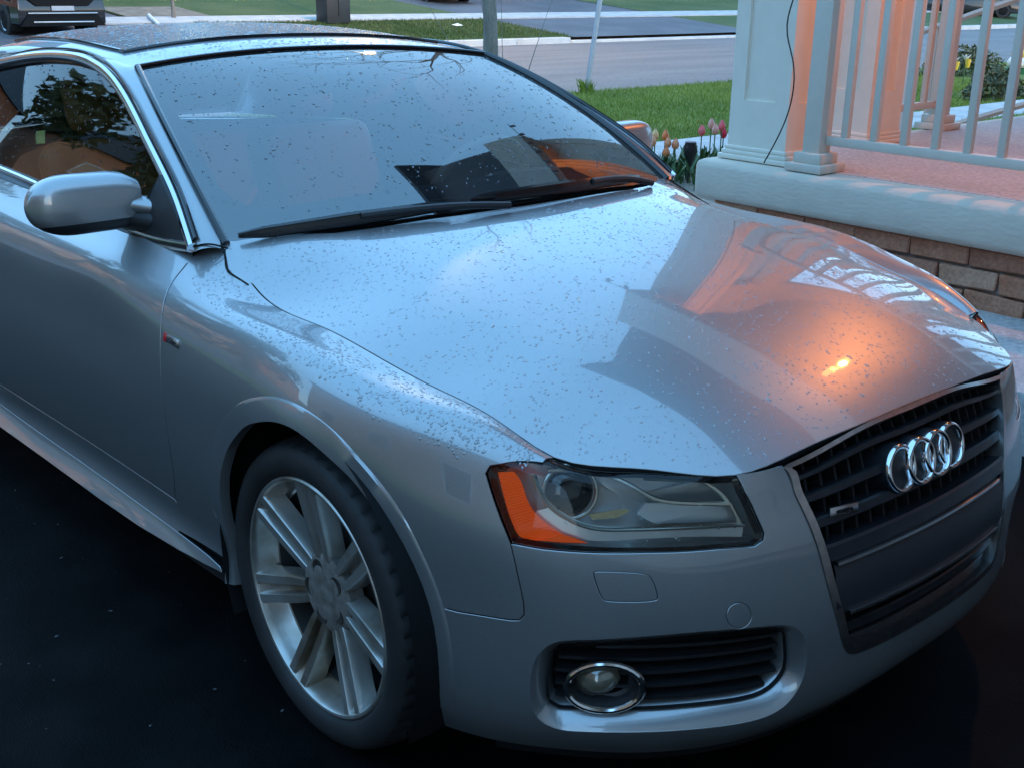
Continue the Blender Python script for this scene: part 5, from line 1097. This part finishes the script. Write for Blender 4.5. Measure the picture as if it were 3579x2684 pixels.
tm=[mat('tulip_petal_%d'%i,c,.5,noise=(30,tuple(min(1,a*1.15+.03) for a in c),.3,.7)) for i,c in enumerate(tcol)]
for k,((y,z,ci),lab) in enumerate(zip(tul,tpos)):
    x=-4.9+RNG.normal()*.04; g0=gz(x)+.02; t=empty('tulip',(x,y,g0)); tag(t,tname[ci]+', '+lab,'tulip','tulips in the bed by the porch'); H=z-g0; s=1.0
    lean=RNG.normal(size=2)*.02
    MB().tube([(-lean[0],-lean[1],0),(0,0,H*.5),(0,0,H-.03)],.0055,6).out('stem',M['leaf'],t)
    for j in range(6):
        a=j*math.pi/3+.3*k; off_=.0 if j%2 else .003; V=[]
        for i in range(6):
            f=i/5; r=(.010+.025*math.sin(math.pi*min(1,.06+f*.94))**.9*(1-.45*f))*(1-.5*f**4)+off_; wd=.020*math.sin(math.pi*(.12+.85*f))**.8+.001
            for q in (-1,0,1): b=a+q*wd/max(r,.012); V.append((r*math.cos(b),r*math.sin(b),H-.04+.092*f))
        mesh('petal',V,gridF(6,3),tm[ci],t,ang=180)
    for j in range(3):
        a=RNG.random()*6.283; V=[]; l=.15+.12*RNG.random()
        for i in range(7):
            f=i/6; r=.02+.11*f**1.5; wd=.022*math.sin(math.pi*(.15+.85*f)); 
            for q in (-1,0,1): V.append((r*math.cos(a)-q*wd*math.sin(a),r*math.sin(a)+q*wd*math.cos(a),l*f-.08*f**3+(.006 if q==0 else .01)))
        mesh('leaf',V,gridF(7,3),M['leaf'],t,ang=180)
V=[];F=[]
for k in range(420):
    cl=[(5.66,.22),(6.36,.24),(6.2,.12),(5.3,.2)][RNG.choice(4,p=[.40,.40,.06,.14])]; y=cl[0]+RNG.normal()*cl[1]*.5; x=-4.95+RNG.normal()*.16; z=gz(x)+.02; a=RNG.random()*6.283; l=.10+.20*RNG.random(); w=.010+.012*RNG.random(); b=len(V); o_=.05+.10*RNG.random()
    for i in range(5):
        f=i/4; r=o_*f**1.6; wd=w*math.sin(math.pi*(.2+.8*f))
        for q in (-1,1): V.append((x+r*math.cos(a)-q*wd*math.sin(a),y+r*math.sin(a)+q*wd*math.cos(a),z+l*f-.05*f**3))
    F+=[(b+2*i,b+2*i+1,b+2*i+3,b+2*i+2) for i in range(4)]
o=mesh('tulip_foliage',V,F,M['leaf'],ang=180); o['kind']='stuff'
to=empty('garden_torch',(-4.62,5.70,gz(-4.62))); tag(to,'black solar garden torch on a thin stake among the tulips','garden light')
V,F=lathe([(.001,.145),(.016,.15),(.026,.19),(.045,.245),(.056,.29),(.055,.325),(.047,.352),(.05,.36),(.044,.366),(.001,.366)],20,'z'); mesh('torch_head',V,F,mat('torch_plastic',(.012,.012,.014),.3,coat=.3),to,ang=40)
MB().tube([(0,0,-.05),(0,0,.15)],.012,8).out('stake',M['trim'],to)
for k in range(8): a=k*math.pi/4; MB().tube([(.055*math.cos(a),.055*math.sin(a),.335),(.059*math.cos(a+.2),.059*math.sin(a+.2),.29),(.047*math.cos(a+.35),.047*math.sin(a+.35),.245)],.003,4).out('head_rib',M['trim'],to)
# bed round the far trunk with daffodils
def bush(name,x,y,z,rx,ry,h,n,m,label,seed):
    rg=np.random.default_rng(seed); V=[];F=[]
    for k in range(n):
        d=rg.normal(size=3); d/=np.linalg.norm(d); d[2]=abs(d[2]); r=.55+.5*rg.random(); c=np.array([x+d[0]*rx*r,y+d[1]*ry*r,z+d[2]*h*r]); a=rg.normal(size=3);a/=np.linalg.norm(a); b_=np.cross(a,rg.normal(size=3)); b_/=np.linalg.norm(b_)+1e-9; s=.05; b=len(V)
        V+=[c-a*s,c+b_*s*.5,c+a*s,c-b_*s*.5]; F.append((b,b+1,b+2,b+3))
    o=mesh(name,V,F,m,smooth=False); return tag(o,label,'bush')
hb=mat('low_hedge_leaf',(.05,.062,.022),.6,noise=(3,(.10,.10,.04),.3,.7))
bush('low_bush',-10.6,21.4,-.26,.5,1.5,.55,1500,hb,'low brownish green bush round the thick trunk by the road',1); bush('low_bush',-7.2,16.0,-.22,.4,.7,.5,900,hb,'dark low shrub right of the stair handrail',2)
ye=mat('daffodil_yellow',(.85,.55,.06),.5); 
for k,(y,z,lab) in enumerate(((18.0,.12,'white and yellow daffodil left of the thick trunk'),(18.4,.15,'white daffodil at the right of the thick trunk'))):
    d=empty('daffodil',(-9,y,gz(-9)+.03)); tag(d,lab,'daffodil'); H=z-gz(-9)
    MB().tube([(0,0,0),(0,0,H)],.012,5).out('stem',M['leaf'],d)
    for j in range(6):
        a=j*math.pi/3; MB().add([(0,0,H),(.05*math.cos(a-.4),.05*math.sin(a-.4),H+.09),(.10*math.cos(a),.10*math.sin(a),H+.13),(.05*math.cos(a+.4),.05*math.sin(a+.4),H+.09)],[(0,1,2,3)]).out('petal',M['white'],d,smooth=False)
    V,F=lathe([(.03,-.10),(.045,-.02),(.05,.05)],10,'z'); t_=mesh('trumpet',V,F,ye,d); t_.location=(0.05,0,H)
# painted yard sign at the frame edge
ys_=empty('yard_ornament',(-9,20.45,gz(-9)+.03)); tag(ys_,'yellow, white and green garden ornament at the right edge behind the balusters','ornament')
MB().tube([(0,0,0),(0,0,.4)],.02,6).out('stake',M['darkgrey'],ys_)
gm=mat('ornament_green',(.02,.16,.07),.5)
V,F=lathe([(.001,.12),(.22,.14),(.24,.24),(.001,.25)],18,'z'); mesh('basket',V,F,gm,ys_); V,F=lathe([(.001,.25),(.20,.26),(.22,.36),(.17,.44),(.001,.46)],18,'z'); mesh('white_bloom',V,F,M['white'],ys_,ang=180)
V,F=lathe([(.10,.44),(.17,.46),(.13,.56),(.001,.60)],18,'z'); mesh('yellow_top',V,F,ye,ys_,ang=180)
# leaves and grit on the wet drive
V=[];F=[]
for k in range(300):
    x=RNG.uniform(-2.2,1.0); y=RNG.uniform(-2.4,-.75) if x<.3 else RNG.uniform(-2.0,-.9); z=gz(x)+.004; s=.0012+.0035*RNG.random()**3; a=RNG.random()*6.283; b=len(V)
    for q in range(4): t=a+q*1.57; V.append((x+s*(1.5 if q%2 else .8)*math.cos(t),y+s*(1.5 if q%2 else .8)*math.sin(t),z+.002*RNG.random()))
    F.append((b,b+1,b+2,b+3))
g_=mesh('grit',V,F,mat('pale_grit',(.09,.09,.095),.6),smooth=False); g_['kind']='stuff'
